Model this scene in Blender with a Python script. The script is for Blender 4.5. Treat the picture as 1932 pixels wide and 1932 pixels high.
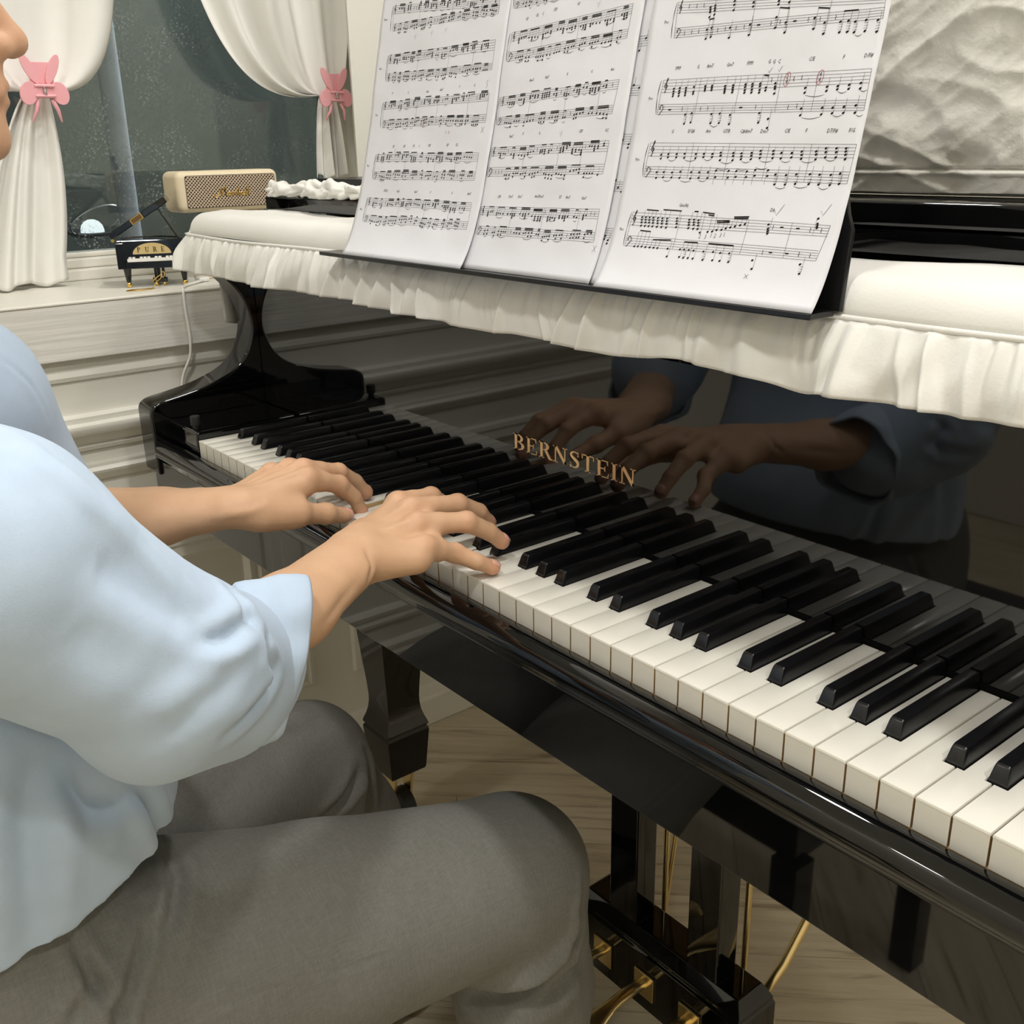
import bpy, bmesh, math, random
import numpy as np
from mathutils import Vector, Matrix

# ---------------------------------------------------------------- scene, camera, world, lights
for o in list(bpy.data.objects):
    bpy.data.objects.remove(o, do_unlink=True)
scene = bpy.context.scene
COL = scene.collection
K = 0.745                      # the white key tops lie this far above the floor; all builders use key-top heights
cam_d = bpy.data.cameras.new('camera')
cam = bpy.data.objects.new('camera', cam_d)
COL.objects.link(cam)
cam_d.sensor_fit = 'HORIZONTAL'
cam_d.sensor_width = 36.0
cam_d.lens = 36.0 * 1935.16 / 1932.0
cam_d.clip_start = 0.02
CR = ((0.62713089, 0.77865885, -0.0199311), (0.25039687, -0.22576738, -0.94145127), (-0.73756916, 0.58542249, -0.33655943))
CC = (0.70520748, -0.50565668, 0.36874839)
cam.matrix_world = Matrix((
    (CR[0][0], -CR[1][0], -CR[2][0], CC[0]),
    (CR[0][1], -CR[1][1], -CR[2][1], CC[1]),
    (CR[0][2], -CR[1][2], -CR[2][2], CC[2] + K),
    (0, 0, 0, 1)))
scene.camera = cam

world = bpy.data.worlds.new('night')
scene.world = world
world.use_nodes = True
world.node_tree.nodes['Background'].inputs[0].default_value = (0.05, 0.06, 0.08, 1)
world.node_tree.nodes['Background'].inputs[1].default_value = 0.6

CEIL = 1.66                    # ceiling height above the key tops
LAMPS = [(0.45, -0.75, 11.0), (-0.50, -1.90, 4.5), (1.45, -0.05, 9.0), (0.15, 1.0, 6.0), (1.50, -1.60, 4.0), (-0.40, 0.30, 7.0), (1.55, 1.3, 6.0), (0.55, 0.02, 7.0)]
LAMP_COL = (1.0, 0.988, 0.968)

vs = scene.view_settings
vs.view_transform = 'Standard'
vs.look = 'None'
vs.exposure = -0.02
vs.gamma = 1.0
vs.use_curve_mapping = False

# ---------------------------------------------------------------- helpers
ORG = {}

def setp(o, label=None, cat=None, group=None, kind=None):
    if label: o['label'] = label
    if cat: o['category'] = cat
    if group: o['group'] = group
    if kind: o['kind'] = kind
    return o

def thing(name, loc, label=None, cat=None, group=None, kind=None):
    o = bpy.data.objects.new(name, None)
    o.empty_display_size = 0.05
    COL.objects.link(o)
    o.location = (loc[0], loc[1], loc[2] + K)
    ORG[o] = (loc[0], loc[1], loc[2])
    return setp(o, label, cat, group, kind)

def mk(name, vf, mat, parent=None, smooth=0, label=None, cat=None, group=None, kind=None, attr=None):
    """vf = (verts in key-top coordinates, faces); smooth = angle in degrees, 0 is flat"""
    v, f = vf[0], vf[1]
    v = np.asarray(v, dtype=float)
    if parent is not None:
        org = np.array(ORG[parent])
    else:
        lo, hi = v.min(0), v.max(0)
        org = np.array([(lo[0] + hi[0]) / 2, (lo[1] + hi[1]) / 2, lo[2]])
    me = bpy.data.meshes.new(name)
    me.from_pydata((v - org).tolist(), [], [tuple(int(i) for i in q) for q in f])
    me.update()
    mats = mat if isinstance(mat, (list, tuple)) else [mat]
    for m in mats: me.materials.append(m)
    if len(vf) > 2 and vf[2] is not None:
        me.polygons.foreach_set('material_index', np.asarray(vf[2], dtype=np.int32))
    if attr is not None:
        for an, av in attr.items():
            a = me.attributes.new(an, 'FLOAT', 'POINT')
            a.data.foreach_set('value', np.asarray(av, dtype=np.float32))
    if smooth:
        me.polygons.foreach_set('use_smooth', np.ones(len(me.polygons), dtype=bool))
        if smooth < 180:
            me.set_sharp_from_angle(angle=math.radians(smooth))
    o = bpy.data.objects.new(name, me)
    COL.objects.link(o)
    if 0 < smooth < 180:
        wn = o.modifiers.new('weighted', 'WEIGHTED_NORMAL'); wn.keep_sharp = True; wn.weight = 90
    if parent is not None:
        o.parent = parent
        ORG[o] = tuple(org)
    else:
        o.location = (org[0], org[1], org[2] + K)
        ORG[o] = tuple(org)
    return setp(o, label, cat, group, kind)

def dup(o, name, parent, delta):
    """linked-mesh copy of a child object under the same parent, moved by delta"""
    c = o.copy()
    COL.objects.link(c)
    c.parent = parent
    c.location = (o.location[0] + delta[0], o.location[1] + delta[1], o.location[2] + delta[2])
    ORG[c] = ORG[parent]
    return c

def merge(*parts):
    V, F, M, n = [], [], [], 0
    anym = any(len(p) > 2 and p[2] is not None for p in parts)
    for p in parts:
        v, f = np.asarray(p[0], dtype=float), p[1]
        V.append(v)
        F.extend([tuple(i + n for i in q) for q in f])
        M.extend(list(p[2]) if len(p) > 2 and p[2] is not None else [0] * len(f))
        n += len(v)
    return (np.concatenate(V), F, M if anym else None)

def from_bm(bm):
    bm.verts.ensure_lookup_table()
    bm.verts.index_update()
    v = np.array([vv.co[:] for vv in bm.verts])
    f = [tuple(vv.index for vv in ff.verts) for ff in bm.faces]
    bm.free()
    return (v, f)

def to_bm(vf):
    bm = bmesh.new()
    vs_ = [bm.verts.new(p) for p in vf[0]]
    for q in vf[1]:
        try: bm.faces.new([vs_[i] for i in q])
        except ValueError: pass
    bmesh.ops.recalc_face_normals(bm, faces=bm.faces)
    return bm

def bevel(vf, w, seg=2, ang=30):
    bm = to_bm(vf)
    bm.normal_update()
    es = [e for e in bm.edges if len(e.link_faces) == 2 and e.calc_face_angle(0) > math.radians(ang)]
    bmesh.ops.bevel(bm, geom=es, offset=w, segments=seg, profile=0.5, affect='EDGES', clamp_overlap=True)
    return from_bm(bm)

def box(x0, x1, y0, y1, z0, z1, bev=0, seg=2):
    v = [(x0, y0, z0), (x1, y0, z0), (x1, y1, z0), (x0, y1, z0), (x0, y0, z1), (x1, y0, z1), (x1, y1, z1), (x0, y1, z1)]
    f = [(0, 3, 2, 1), (4, 5, 6, 7), (0, 1, 5, 4), (1, 2, 6, 5), (2, 3, 7, 6), (3, 0, 4, 7)]
    return bevel((v, f), bev, seg) if bev else (np.array(v), f)

def prism(poly, axis, a, b, bev=0, seg=2):
    """2-D outline extruded along an axis; the two 2-D coords are the other axes in x,y,z order"""
    n = len(poly)
    def p(c, t):
        return (t, c[0], c[1]) if axis == 'x' else ((c[0], t, c[1]) if axis == 'y' else (c[0], c[1], t))
    v = [p(c, a) for c in poly] + [p(c, b) for c in poly]
    f = [tuple(range(n))[::-1], tuple(range(n, 2 * n))] + [(i, (i + 1) % n, n + (i + 1) % n, n + i) for i in range(n)]
    bm = to_bm((v, f))
    vf = from_bm(bm)
    return bevel(vf, bev, seg) if bev else vf

def tube(path, r, n=10, cap=True, closed=False):
    P = np.asarray(path, dtype=float)
    m = len(P)
    R_ = np.full(m, r) if np.isscalar(r) else np.asarray(r, dtype=float)
    if closed:
        T = np.roll(P, -1, 0) - np.roll(P, 1, 0)
    else:
        T = np.gradient(P, axis=0)
    T /= np.linalg.norm(T, axis=1)[:, None] + 1e-12
    up = np.array([0, 0, 1.0]) if abs(T[0][2]) < 0.9 else np.array([1.0, 0, 0])
    N = np.cross(T[0], up); N /= np.linalg.norm(N)
    V = []
    for i in range(m):
        N = N - T[i] * (N @ T[i]); N /= np.linalg.norm(N) + 1e-12
        B = np.cross(T[i], N)
        for k in range(n):
            a = 2 * math.pi * k / n
            V.append(P[i] + R_[i] * (math.cos(a) * N + math.sin(a) * B))
    F = []
    for i in range(m if closed else m - 1):
        j = (i + 1) % m
        for k in range(n):
            F.append((i * n + k, i * n + (k + 1) % n, j * n + (k + 1) % n, j * n + k))
    if cap and not closed:
        F.append(tuple(range(n))[::-1]); F.append(tuple(range((m - 1) * n, m * n)))
    return (np.array(V), F)

def lathe(prof, c=(0, 0), n=24):
    """profile of (radius, z) about a vertical axis through c"""
    V, F = [], []
    m = len(prof)
    for r, z in prof:
        for k in range(n):
            a = 2 * math.pi * k / n
            V.append((c[0] + r * math.cos(a), c[1] + r * math.sin(a), z))
    for i in range(m - 1):
        for k in range(n):
            F.append((i * n + k, i * n + (k + 1) % n, (i + 1) * n + (k + 1) % n, (i + 1) * n + k))
    F.append(tuple(range(n))[::-1]); F.append(tuple(range((m - 1) * n, m * n)))
    return (np.array(V), F)

def xform(vf, M, t=(0, 0, 0)):
    v = np.asarray(vf[0], dtype=float) @ np.asarray(M, dtype=float).T + np.asarray(t, dtype=float)
    return (v, vf[1]) + tuple(vf[2:])

def rotm(axis, deg):
    return np.array(Matrix.Rotation(math.radians(deg), 3, axis))

def grid_faces(nu, nv):
    return [(i * nv + j, (i + 1) * nv + j, (i + 1) * nv + j + 1, i * nv + j + 1) for i in range(nu - 1) for j in range(nv - 1)]

def sheet(P, th):
    """thick sheet from a grid of points P[nu,nv,3]"""
    nu, nv = P.shape[:2]
    du = np.gradient(P, axis=0); dv = np.gradient(P, axis=1)
    N = np.cross(du, dv); N /= np.linalg.norm(N, axis=2)[:, :, None] + 1e-12
    A = P.reshape(-1, 3); B = (P - N * th).reshape(-1, 3)
    n = nu * nv
    F = grid_faces(nu, nv)
    F2 = [tuple(i + n for i in q[::-1]) for q in F]
    rim = []
    ring = [(i, 0) for i in range(nu)] + [(nu - 1, j) for j in range(1, nv)] + [(i, nv - 1) for i in range(nu - 2, -1, -1)] + [(0, j) for j in range(nv - 2, 0, -1)]
    ids = [i * nv + j for i, j in ring]
    for a, b in zip(ids, ids[1:] + ids[:1]):
        rim.append((b, a, a + n, b + n))
    return (np.concatenate([A, B]), F + F2 + rim)

def hsh(x):
    x = np.sin(x * 127.1 + 311.7) * 43758.5453
    return x - np.floor(x)

def noise1(x, seed=0.0):
    x = np.asarray(x, dtype=float)
    i = np.floor(x); f = x - i; f = f * f * (3 - 2 * f)
    return hsh(i + seed * 17.13) * (1 - f) + hsh(i + 1 + seed * 17.13) * f

def noise3(P, seed=0.0):
    P = np.asarray(P, dtype=float)
    i = np.floor(P); f = P - i; f = f * f * (3 - 2 * f)
    def h(dx, dy, dz):
        n = (i[..., 0] + dx) * 1.0 + (i[..., 1] + dy) * 57.0 + (i[..., 2] + dz) * 113.0 + seed * 31.7
        return hsh(n)
    x, y, z = f[..., 0], f[..., 1], f[..., 2]
    return ((h(0,0,0) * (1-x) + h(1,0,0) * x) * (1-y) + (h(0,1,0) * (1-x) + h(1,1,0) * x) * y) * (1-z) + \
           ((h(0,0,1) * (1-x) + h(1,0,1) * x) * (1-y) + (h(0,1,1) * (1-x) + h(1,1,1) * x) * y) * z

# ---------------------------------------------------------------- materials
def srgb(r, g, b):
    f = lambda c: (c / 255.0 / 12.92) if c / 255.0 <= 0.04045 else ((c / 255.0 + 0.055) / 1.055) ** 2.4
    return (f(r), f(g), f(b), 1.0)

def material(name, col, rough=0.5, metal=0.0, spec=0.5, coat=0.0, var=0.0, vscale=8.0, vstretch=(1, 1, 1), bump=0.0, bscale=200.0, bstretch=(1, 1, 1), col2=None, sss=0.0, sheen=0.0):
    m = bpy.data.materials.new(name)
    m.use_nodes = True
    nt = m.node_tree
    b = nt.nodes['Principled BSDF']
    b.inputs['Base Color'].default_value = col
    b.inputs['Roughness'].default_value = rough
    b.inputs['Metallic'].default_value = metal
    b.inputs['Specular IOR Level'].default_value = spec
    b.inputs['Coat Weight'].default_value = coat
    b.inputs['Coat Roughness'].default_value = 0.03
    if sheen: b.inputs['Sheen Weight'].default_value = sheen
    if sss:
        b.inputs['Subsurface Weight'].default_value = sss
        b.inputs['Subsurface Radius'].default_value = (0.012, 0.005, 0.003)
        b.inputs['Subsurface Scale'].default_value = 0.6
    tc = nt.nodes.new('ShaderNodeTexCoord')
    if var or col2:
        mp = nt.nodes.new('ShaderNodeMapping'); mp.inputs['Scale'].default_value = vstretch
        no = nt.nodes.new('ShaderNodeTexNoise'); no.inputs['Scale'].default_value = vscale; no.inputs['Detail'].default_value = 4
        cr = nt.nodes.new('ShaderNodeMix'); cr.data_type = 'RGBA'
        c2 = col2 if col2 else tuple(max(0, c * (1 - var)) for c in col[:3]) + (1,)
        cr.inputs[6].default_value = col; cr.inputs[7].default_value = c2
        rm = nt.nodes.new('ShaderNodeMapRange'); rm.inputs[1].default_value = 0.35; rm.inputs[2].default_value = 0.65
        nt.links.new(tc.outputs['Object'], mp.inputs[0]); nt.links.new(mp.outputs[0], no.inputs['Vector'])
        nt.links.new(no.outputs['Fac'], rm.inputs[0]); nt.links.new(rm.outputs[0], cr.inputs[0])
        nt.links.new(cr.outputs[2], b.inputs['Base Color'])
    if bump:
        mp2 = nt.nodes.new('ShaderNodeMapping'); mp2.inputs['Scale'].default_value = bstretch
        n2 = nt.nodes.new('ShaderNodeTexNoise'); n2.inputs['Scale'].default_value = bscale; n2.inputs['Detail'].default_value = 3
        bp = nt.nodes.new('ShaderNodeBump'); bp.inputs['Strength'].default_value = bump; bp.inputs['Distance'].default_value = 0.002
        nt.links.new(tc.outputs['Object'], mp2.inputs[0]); nt.links.new(mp2.outputs[0], n2.inputs['Vector'])
        nt.links.new(n2.outputs['Fac'], bp.inputs['Height']); nt.links.new(bp.outputs[0], b.inputs['Normal'])
    return m

M = {}
M['black'] = material('polished_ebony', (0.0025, 0.0025, 0.0027, 1), 0.03, spec=0.5, coat=0.25)
M['blacksatin'] = material('satin_black', (0.006, 0.006, 0.0065, 1), 0.28, spec=0.4)
M['blackkey'] = material('black_key_plastic', (0.006, 0.006, 0.007, 1), 0.22, spec=0.5, bump=0.04, bscale=600)
M['whitekey'] = material('white_key_plastic', srgb(236, 232, 220), 0.16, spec=0.5, var=0.02, vscale=3)
M['keywood'] = material('key_wood', srgb(196, 164, 112), 0.6, var=0.15, vscale=30, vstretch=(1, 0.1, 1))
M['brass'] = material('brass', srgb(250, 226, 168), 0.27, metal=1.0, var=0.08, vscale=20)
M['goldletter'] = material('gold_letter', srgb(255, 224, 176), 0.3, metal=0.9)
M['cover'] = material('white_cover_cloth', srgb(228, 226, 219), 0.85, spec=0.15, var=0.03, vscale=12, bump=0.12, bscale=420, sheen=0.2)
M['cloth'] = material('white_linen', srgb(225, 222, 212), 0.9, spec=0.12, var=0.05, vscale=9, bump=0.25, bscale=260)
M['curtain'] = material('white_curtain', srgb(240, 238, 232), 0.9, spec=0.1, var=0.02, vscale=7, bump=0.06, bscale=500)
M['paper'] = material('white_paper', srgb(226, 226, 230), 0.75, spec=0.2, var=0.03, vscale=14, bump=0.05, bscale=60)
M['ink'] = material('black_ink', srgb(28, 26, 28), 0.7, spec=0.1)
M['pencil'] = material('grey_pencil', srgb(120, 118, 120), 0.6, spec=0.2)
M['redink'] = material('red_pencil', srgb(176, 70, 84), 0.6, spec=0.2)
M['blueink'] = material('blue_pen', srgb(60, 80, 150), 0.6, spec=0.2)
M['wall'] = material('cream_wall_paint', srgb(232, 229, 218), 0.55, spec=0.3, var=0.02, vscale=3)
M['ceiling'] = material('ceiling_paint', srgb(235, 232, 224), 0.8, spec=0.1)
M['sillwood'] = material('white_grained_board', srgb(222, 219, 210), 0.5, spec=0.3, col2=srgb(234, 231, 223), vscale=7, vstretch=(2, 0.55, 16), bump=0.35, bscale=9, bstretch=(2, 0.6, 18))
M['sill'] = material('white_sill', srgb(236, 232, 220), 0.35, spec=0.4)
M['plank'] = None
M['skin'] = None
M['shirt'] = material('light_blue_shirt', srgb(188, 205, 224), 0.85, spec=0.12, var=0.05, vscale=40, bump=0.10, bscale=700, sheen=0.15)
M['pink'] = material('pink_plastic', srgb(244, 176, 182), 0.3, spec=0.5)
M['steel'] = material('steel', (0.6, 0.6, 0.6, 1), 0.25, metal=1.0)
M['cream'] = material('cream_rubber', srgb(232, 216, 184), 0.55, spec=0.3)
M['gold'] = material('gold', srgb(232, 196, 110), 0.2, metal=1.0)
M['goldplate'] = material('gold_plaque', srgb(222, 198, 140), 0.38, metal=0.35)
M['whiteplastic'] = material('white_plastic', srgb(238, 236, 230), 0.35)
M['rubber'] = material('black_rubber', (0.012, 0.012, 0.013, 1), 0.55)
M['hair'] = material('black_hair', (0.012, 0.010, 0.009, 1), 0.45, var=0.4, vscale=60, vstretch=(1, 1, 0.1))
M['nail'] = material('fingernail', srgb(226, 172, 152), 0.28, spec=0.5)
M['shoe'] = material('dark_shoe', (0.02, 0.018, 0.016, 1), 0.4)

def mat_trousers():
    m = material('grey_trousers', srgb(122, 119, 110), 0.9, spec=0.1, bump=0.0)
    nt = m.node_tree; b = nt.nodes['Principled BSDF']
    tc = nt.nodes.new('ShaderNodeTexCoord')
    def nz(scale, st):
        mp = nt.nodes.new('ShaderNodeMapping'); mp.inputs['Scale'].default_value = st
        n = nt.nodes.new('ShaderNodeTexNoise'); n.inputs['Scale'].default_value = scale; n.inputs['Detail'].default_value = 3
        nt.links.new(tc.outputs['Object'], mp.inputs[0]); nt.links.new(mp.outputs[0], n.inputs['Vector'])
        return n
    a = nz(620, (1, 0.16, 1)); c = nz(620, (0.16, 1, 0.16))
    ad = nt.nodes.new('ShaderNodeMath'); ad.operation = 'ADD'
    nt.links.new(a.outputs['Fac'], ad.inputs[0]); nt.links.new(c.outputs['Fac'], ad.inputs[1])
    rm = nt.nodes.new('ShaderNodeMapRange'); rm.inputs[1].default_value = 0.75; rm.inputs[2].default_value = 1.25
    nt.links.new(ad.outputs[0], rm.inputs[0])
    mx = nt.nodes.new('ShaderNodeMix'); mx.data_type = 'RGBA'
    mx.inputs[6].default_value = srgb(115, 114, 108); mx.inputs[7].default_value = srgb(126, 125, 119)
    nt.links.new(rm.outputs[0], mx.inputs[0]); nt.links.new(mx.outputs[2], b.inputs['Base Color'])
    bp = nt.nodes.new('ShaderNodeBump'); bp.inputs['Strength'].default_value = 0.15; bp.inputs['Distance'].default_value = 0.001
    nt.links.new(ad.outputs[0], bp.inputs['Height']); nt.links.new(bp.outputs[0], b.inputs['Normal'])
    return m
M['trousers'] = mat_trousers()

def mat_skin():
    m = material('skin', srgb(212, 170, 136), 0.48, spec=0.35, sss=0.12, bump=0.08, bscale=380)
    nt = m.node_tree; b = nt.nodes['Principled BSDF']
    at = nt.nodes.new('ShaderNodeAttribute'); at.attribute_name = 'red'
    tc = nt.nodes.new('ShaderNodeTexCoord')
    no = nt.nodes.new('ShaderNodeTexNoise'); no.inputs['Scale'].default_value = 45; no.inputs['Detail'].default_value = 4
    nt.links.new(tc.outputs['Object'], no.inputs['Vector'])
    mx = nt.nodes.new('ShaderNodeMix'); mx.data_type = 'RGBA'
    mx.inputs[6].default_value = srgb(216, 176, 140); mx.inputs[7].default_value = srgb(204, 160, 126)
    nt.links.new(no.outputs['Fac'], mx.inputs[0])
    m2 = nt.nodes.new('ShaderNodeMix'); m2.data_type = 'RGBA'
    nt.links.new(mx.outputs[2], m2.inputs[6]); m2.inputs[7].default_value = srgb(206, 132, 108)
    nt.links.new(at.outputs['Fac'], m2.inputs[0]); nt.links.new(m2.outputs[2], b.inputs['Base Color'])
    return m
M['skin'] = mat_skin()

def mat_plank():
    m = material('beige_plank', srgb(190, 174, 146), 0.42, spec=0.35)
    nt = m.node_tree; b = nt.nodes['Principled BSDF']
    tc = nt.nodes.new('ShaderNodeTexCoord'); oi = nt.nodes.new('ShaderNodeObjectInfo')
    mul = nt.nodes.new('ShaderNodeMath'); mul.operation = 'MULTIPLY'; mul.inputs[1].default_value = 37.0
    nt.links.new(oi.outputs['Random'], mul.inputs[0])
    mp = nt.nodes.new('ShaderNodeMapping'); mp.inputs['Scale'].default_value = (1.2, 14, 4)
    nt.links.new(tc.outputs['Object'], mp.inputs[0])
    cb = nt.nodes.new('ShaderNodeCombineXYZ'); nt.links.new(mul.outputs[0], cb.inputs[0]); nt.links.new(mul.outputs[0], cb.inputs[1])
    nt.links.new(cb.outputs[0], mp.inputs['Location'])
    no = nt.nodes.new('ShaderNodeTexNoise'); no.inputs['Scale'].default_value = 3.2; no.inputs['Detail'].default_value = 7; no.inputs['Roughness'].default_value = 0.62; no.inputs['Distortion'].default_value = 0.6
    nt.links.new(mp.outputs[0], no.inputs['Vector'])
    cr = nt.nodes.new('ShaderNodeValToRGB')
    e = cr.color_ramp.elements
    e[0].position = 0.33; e[0].color = srgb(168, 153, 126)
    e[1].position = 0.62; e[1].color = srgb(224, 212, 187)
    k = e.new(0.45); k.color = srgb(212, 199, 172)
    nt.links.new(no.outputs['Fac'], cr.inputs[0])
    hs = nt.nodes.new('ShaderNodeHueSaturation')
    rm = nt.nodes.new('ShaderNodeMapRange'); rm.inputs[3].default_value = 0.92; rm.inputs[4].default_value = 1.06
    nt.links.new(oi.outputs['Random'], rm.inputs[0]); nt.links.new(rm.outputs[0], hs.inputs['Value'])
    nt.links.new(cr.outputs[0], hs.inputs['Color']); nt.links.new(hs.outputs[0], b.inputs['Base Color'])
    bp = nt.nodes.new('ShaderNodeBump'); bp.inputs['Strength'].default_value = 0.1; bp.inputs['Distance'].default_value = 0.002
    nt.links.new(no.outputs['Fac'], bp.inputs['Height']); nt.links.new(bp.outputs[0], b.inputs['Normal'])
    return m
M['plank'] = mat_plank()

def mat_pane():
    m = bpy.data.materials.new('night_pane'); m.use_nodes = True
    nt = m.node_tree; nt.nodes.clear()
    out = nt.nodes.new('ShaderNodeOutputMaterial')
    tr = nt.nodes.new('ShaderNodeBsdfTransparent'); tr.inputs[0].default_value = (0.82, 0.86, 0.84, 1)
    gl = nt.nodes.new('ShaderNodeBsdfGlossy'); gl.inputs['Roughness'].default_value = 0.02; gl.inputs[0].default_value = (0.9, 1.0, 0.97, 1)
    fr = nt.nodes.new('ShaderNodeFresnel'); fr.inputs[0].default_value = 1.75
    mx = nt.nodes.new('ShaderNodeMixShader')
    nt.links.new(fr.outputs[0], mx.inputs[0]); nt.links.new(tr.outputs[0], mx.inputs[1]); nt.links.new(gl.outputs[0], mx.inputs[2])
    df = nt.nodes.new('ShaderNodeBsdfDiffuse'); df.inputs[0].default_value = (0.5, 0.55, 0.55, 1)
    tc = nt.nodes.new('ShaderNodeTexCoord')
    vo = nt.nodes.new('ShaderNodeTexVoronoi'); vo.inputs['Scale'].default_value = 190
    nt.links.new(tc.outputs['Object'], vo.inputs['Vector'])
    n2 = nt.nodes.new('ShaderNodeTexNoise'); n2.inputs['Scale'].default_value = 16; n2.inputs['Detail'].default_value = 3
    nt.links.new(tc.outputs['Object'], n2.inputs['Vector'])
    r1 = nt.nodes.new('ShaderNodeMapRange'); r1.inputs[1].default_value = 0.42; r1.inputs[2].default_value = 0.10; r1.inputs[3].default_value = 0.0; r1.inputs[4].default_value = 0.7
    nt.links.new(vo.outputs['Distance'], r1.inputs[0])
    mu = nt.nodes.new('ShaderNodeMath'); mu.operation = 'MULTIPLY'
    r2 = nt.nodes.new('ShaderNodeMapRange'); r2.inputs[1].default_value = 0.4; r2.inputs[2].default_value = 0.75
    nt.links.new(n2.outputs['Fac'], r2.inputs[0]); nt.links.new(r1.outputs[0], mu.inputs[0]); nt.links.new(r2.outputs[0], mu.inputs[1])
    ad = nt.nodes.new('ShaderNodeMath'); ad.operation = 'ADD'; ad.inputs[1].default_value = 0.022
    nt.links.new(mu.outputs[0], ad.inputs[0])
    m2 = nt.nodes.new('ShaderNodeMixShader')
    nt.links.new(ad.outputs[0], m2.inputs[0]); nt.links.new(mx.outputs[0], m2.inputs[1]); nt.links.new(df.outputs[0], m2.inputs[2])
    nt.links.new(m2.outputs[0], out.inputs[0])
    return m
M['pane'] = mat_pane()

def mat_grille():
    m = material('woven_grille', srgb(214, 196, 170), 0.5, metal=0.3)
    nt = m.node_tree; b = nt.nodes['Principled BSDF']
    tc = nt.nodes.new('ShaderNodeTexCoord')
    mp = nt.nodes.new('ShaderNodeMapping'); mp.inputs['Rotation'].default_value = (math.radians(45), 0, 0)
    nt.links.new(tc.outputs['Object'], mp.inputs[0])
    sx = nt.nodes.new('ShaderNodeSeparateXYZ'); nt.links.new(mp.outputs[0], sx.inputs[0])
    outs = []
    for ax in (1, 2):
        a = nt.nodes.new('ShaderNodeMath'); a.operation = 'MULTIPLY'; a.inputs[1].default_value = 2 * math.pi / 0.0040
        nt.links.new(sx.outputs[ax], a.inputs[0])
        s = nt.nodes.new('ShaderNodeMath'); s.operation = 'SINE'; nt.links.new(a.outputs[0], s.inputs[0])
        outs.append(s)
    mn = nt.nodes.new('ShaderNodeMath'); mn.operation = 'MAXIMUM'
    nt.links.new(outs[0].outputs[0], mn.inputs[0]); nt.links.new(outs[1].outputs[0], mn.inputs[1])
    rm = nt.nodes.new('ShaderNodeMapRange'); rm.inputs[1].default_value = 0.05; rm.inputs[2].default_value = 0.45
    nt.links.new(mn.outputs[0], rm.inputs[0])
    mx = nt.nodes.new('ShaderNodeMix'); mx.data_type = 'RGBA'
    mx.inputs[6].default_value = (0.006, 0.005, 0.004, 1); mx.inputs[7].default_value = srgb(208, 186, 160)
    nt.links.new(rm.outputs[0], mx.inputs[0]); nt.links.new(mx.outputs[2], b.inputs['Base Color'])
    bp = nt.nodes.new('ShaderNodeBump'); bp.inputs['Strength'].default_value = 0.6; bp.inputs['Distance'].default_value = 0.001
    nt.links.new(mn.outputs[0], bp.inputs['Height']); nt.links.new(bp.outputs[0], b.inputs['Normal'])
    return m
M['grille'] = mat_grille()

def emit(name, col, s):
    m = bpy.data.materials.new(name); m.use_nodes = True
    nt = m.node_tree; nt.nodes.clear()
    out = nt.nodes.new('ShaderNodeOutputMaterial'); e = nt.nodes.new('ShaderNodeEmission')
    e.inputs[0].default_value = col; e.inputs[1].default_value = s
    nt.links.new(e.outputs[0], out.inputs[0])
    return m
# ---------------------------------------------------------------- the room
FZ = -K
WX = -0.86                                  # face of the window wall
WY1 = 0.56                                  # right jamb of the window
wall_left = thing('wall_left', (WX, 0, FZ), kind='structure')
mk('wall_panel', box(WX - 0.32, WX, -2.2, 2.3, FZ, 0.088), M['wall'], wall_left)
mk('wall_panel', prism([(WX, 0.424), (WX, 2.3), (WX - 0.32, 2.3), (WX - 0.32, WY1), (WX - 0.22, WY1 - 0.010)], 'z', 0.088, CEIL), M['wall'], wall_left)
mk('wall_panel', box(WX - 0.32, WX, -2.2, -0.95, 0.088, CEIL), M['wall'], wall_left)
mk('wall_panel', box(WX - 0.32, WX, -0.95, WY1, 1.15, CEIL), M['wall'], wall_left)

def moulding(prof, y0, y1, name, parent, mat=None):
    """profile of (out from wall, z) run along the window wall"""
    poly = [(WX + p, z) for p, z in prof]
    n = len(poly)
    v = [(x, y0, z) for x, z in poly] + [(x, y1, z) for x, z in poly]
    f = [tuple(range(n)), tuple(range(n, 2 * n))[::-1]] + [(i, n + i, n + (i + 1) % n, (i + 1) % n) for i in range(n)]
    return mk(name, from_bm(to_bm((v, f))), mat or M['wall'], parent, smooth=35)

moulding([(0, -0.050), (0.006, -0.050), (0.009, -0.044), (0.006, -0.041), (0.012, -0.037), (0.022, -0.026), (0.025, -0.016), (0.023, -0.009), (0.014, -0.006), (0.014, 0.002), (0.008, 0.005), (0, 0.005)], -2.2, 2.3, 'chair_rail', wall_left)
moulding([(0, -0.100), (0.006, -0.098), (0.013, -0.088), (0.014, -0.082), (0.009, -0.077), (0.009, -0.073), (0, -0.071)], -2.2, 2.3, 'lower_rail', wall_left)
moulding([(0, 0.055), (0.004, 0.056), (0.006, 0.062), (0.003, 0.068), (0, 0.070)], -2.2, 2.3, 'upper_bead', wall_left)

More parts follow.
